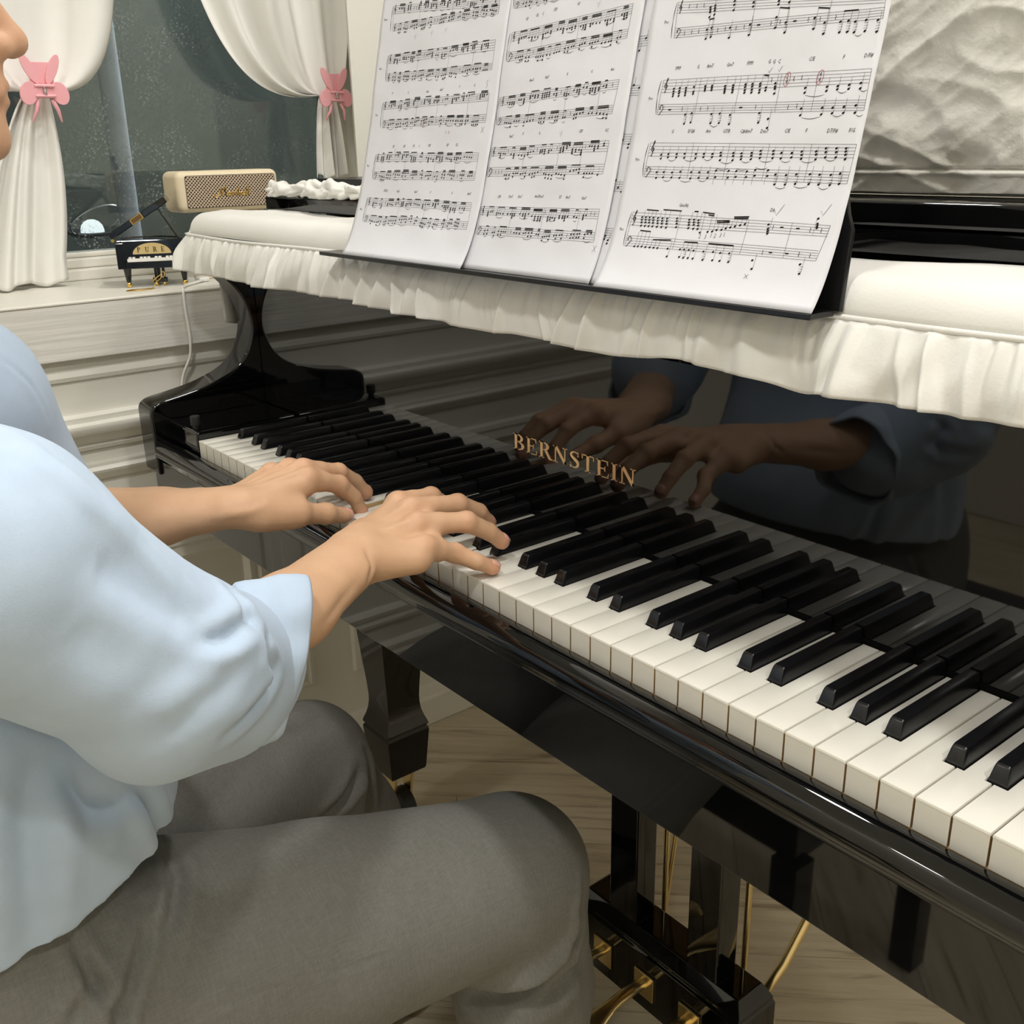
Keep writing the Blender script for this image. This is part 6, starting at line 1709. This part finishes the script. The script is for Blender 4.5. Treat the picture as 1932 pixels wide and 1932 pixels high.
# rolled cuffs
def cuff(c, ax, upv, ra, rb, ln, name, seed, tilt=0.0):
    """bulky rolled cuff: outer turn-up with a rim, as a thick lofted ring"""
    ax = np.array(ax, float); ax /= np.linalg.norm(ax)
    u = np.array(upv, float); u -= ax * (u @ ax); u /= np.linalg.norm(u); w = np.cross(ax, u)
    prof = [(-0.55, 0.92), (-0.54, 1.02), (-0.48, 1.075), (-0.36, 1.09), (-0.15, 1.075), (0.1, 1.06), (0.35, 1.035), (0.46, 1.01), (0.50, 0.975), (0.47, 0.945), (0.35, 0.93), (0.0, 0.92), (-0.4, 0.90)]
    nk, m = 110, len(prof)
    V, F = [], []
    for k in range(nk):
        a = 2 * math.pi * k / nk
        wob = 1 + 0.045 * math.sin(3 * a + seed) + 0.03 * math.sin(5 * a + 2 * seed) + 0.015 * math.sin(11 * a + seed)
        for t, s in prof:
            sl = ln * (1 + 0.25 * math.cos(a + 0.6))
            r_ = (s + 0.015 * math.sin(7 * a + 9 * t + seed)) * wob
            V.append(np.array(c) + ax * (t * sl + tilt * math.cos(a) * ra) + (u * math.cos(a) * ra + w * math.sin(a) * rb) * r_)
    for k in range(nk):
        for i in range(m):
            F.append((k * m + i, ((k + 1) % nk) * m + i, ((k + 1) % nk) * m + (i + 1) % m, k * m + (i + 1) % m))
    return mk(name, from_bm(to_bm((np.array(V), F))), M['shirt'], shirt, smooth=180)
cuff((0.0570, -0.2320, 0.0155), (0.22, 0.97, 0.02), (0.0, 0.1, 1.0), 0.0560, 0.0505, 0.044, 'cuff', 0.4, 0.30)
cuff((-0.332, -0.284, 0.028), (0.60, 0.78, 0.08), (0, 0.1, 1.0), 0.058, 0.056, 0.050, 'cuff', 1.7, 0.05)
# ---- trousers
tf = Field((-0.40, -0.66, -0.70), (0.18, 0.20, -0.06), 0.0038)
KR, KL = np.array((0.040, 0.0085, -0.315)), np.array((-0.262, -0.054, -0.313))
tf.cone((CX - 0.06, -0.470, -0.17), (CX + 0.06, -0.470, -0.17), 0.125, 0.125, 0.04)
tf.cone((CX + 0.085, -0.460, -0.225), (0.018, -0.195, -0.285), 0.108, 0.095, 0.03)
tf.cone((0.018, -0.195, -0.285), KR, 0.095, 0.078, 0.015)
tf.cone((CX - 0.085, -0.460, -0.225), (-0.232, -0.200, -0.290), 0.108, 0.090, 0.03)
tf.cone((-0.232, -0.200, -0.290), KL, 0.090, 0.072, 0.015)
tf.cone(KR, (0.043, 0.020, -0.45), 0.077, 0.072, 0.015)
tf.cone((0.043, 0.020, -0.45), (0.046, 0.020, -0.69), 0.072, 0.068, 0.02)
tf.cone(KL, (-0.268, -0.010, -0.42), 0.072, 0.068, 0.015)
tf.cone((-0.268, -0.010, -0.42), (-0.275, 0.035, -0.69), 0.068, 0.064, 0.02)
tf.plane_cut((0, 0, -0.665), (0, 0, -1.0))
Vp, Qp = tf.mesh(2)
Np = normals(Vp, Qp)
Vp = broad(Vp, Np, 5, 0.004, np.array((10, 8, 12)))
for pts, w, dp, rg in (
    ([(0.085, -0.045, -0.405), (0.105, -0.024, -0.394), (0.115, -0.0, -0.38), (0.116, 0.018, -0.367), (0.119, 0.030, -0.345)], 0.0065, 0.0090, 0.8),
    ([(0.040, -0.075, -0.418), (0.066, -0.054, -0.413), (0.101, -0.029, -0.402), (0.115, 0.003, -0.396), (0.114, 0.036, -0.382)], 0.0120, 0.0150, 0.5),
    ([(0.105, 0.0, -0.372), (0.113, 0.014, -0.358), (0.112, 0.034, -0.345)], 0.0045, 0.0055, 0.8),
    ([(-0.01, -0.301, -0.157), (0.024, -0.304, -0.161), (0.053, -0.322, -0.172), (0.062, -0.336, -0.178)], 0.0055, 0.0060, 0.8),
    ([(0.04, -0.331, -0.163), (0.063, -0.35, -0.177), (0.083, -0.377, -0.208), (0.095, -0.39, -0.235)], 0.0045, 0.0055, 0.8),
    ([(0.053, -0.391, -0.155), (0.069, -0.386, -0.181), (0.084, -0.377, -0.211)], 0.0045, 0.0060, 0.8),
    ([(0.067, -0.386, -0.178), (0.073, -0.395, -0.187), (0.078, -0.405, -0.199)], 0.0050, 0.0050, 0.6),
    ([(0.092, -0.337, -0.231), (0.098, -0.276, -0.238), (0.106, -0.226, -0.246), (0.111, -0.181, -0.254), (0.111, -0.115, -0.271)], 0.0022, 0.0010, 0.5),
    ([(-0.193, -0.020, -0.300), (-0.186, -0.048, -0.322), (-0.180, -0.08, -0.335)], 0.0070, 0.0060, 0.8),
    ([(-0.211, -0.002, -0.294), (-0.2, -0.009, -0.325), (-0.198, -0.012, -0.37)], 0.0060, 0.0050, 0.7)):
    Vp = crease(Vp, Np, pts, w, dp, rg)
Vp = fold(Vp, Np, [(0.11, 0.038, -0.287), (0.12, 0.025, -0.316), (0.117, 0.026, -0.362), (0.112, 0.03, -0.44)], 0.0055, 0.0045)

trousers = mk('trousers', (Vp, Qp.tolist()), M['trousers'], person, smooth=180)
# shoes
for x, y in ((0.048, 0.01), (-0.272, 0.01)):
    s_ = Field((x - 0.08, y - 0.14, FZ - 0.01), (x + 0.08, y + 0.26, FZ + 0.13), 0.006)
    s_.cone((x, y - 0.055, FZ + 0.035), (x, y + 0.13, FZ + 0.030), 0.036, 0.040, 0.02)
    s_.cone((x, y + 0.13, FZ + 0.030), (x, y + 0.17, FZ + 0.026), 0.040, 0.028, 0.02)
    s_.cone((x, y - 0.01, FZ + 0.10), (x, y + 0.02, FZ + 0.05), 0.042, 0.042, 0.03)
    s_.plane_cut((x, y, FZ + 0.001), (0, 0, -1.0))
    a_, b_ = s_.mesh(2)
    mk('shoe', (a_, b_.tolist()), M['shoe'], person, smooth=180)
# bench
bench = thing('piano_bench', (CX, -0.52, FZ), 'black padded piano bench under the seated pianist', 'bench')
mk('seat', bevel(box(CX - 0.30, CX + 0.28, -0.72, -0.36, -0.352, -0.305), 0.012, 4), M['rubber'], bench, smooth=40)
mk('apron', box(CX - 0.28, CX + 0.26, -0.70, -0.38, -0.41, -0.3525, 0.002), M['black'], bench)
for x in (CX - 0.27, CX + 0.25):
    for y in (-0.69, -0.39): mk('leg', box(x - 0.018, x + 0.018, y - 0.018, y + 0.018, FZ + 0.0005, -0.4105, 0.002), M['black'], bench)
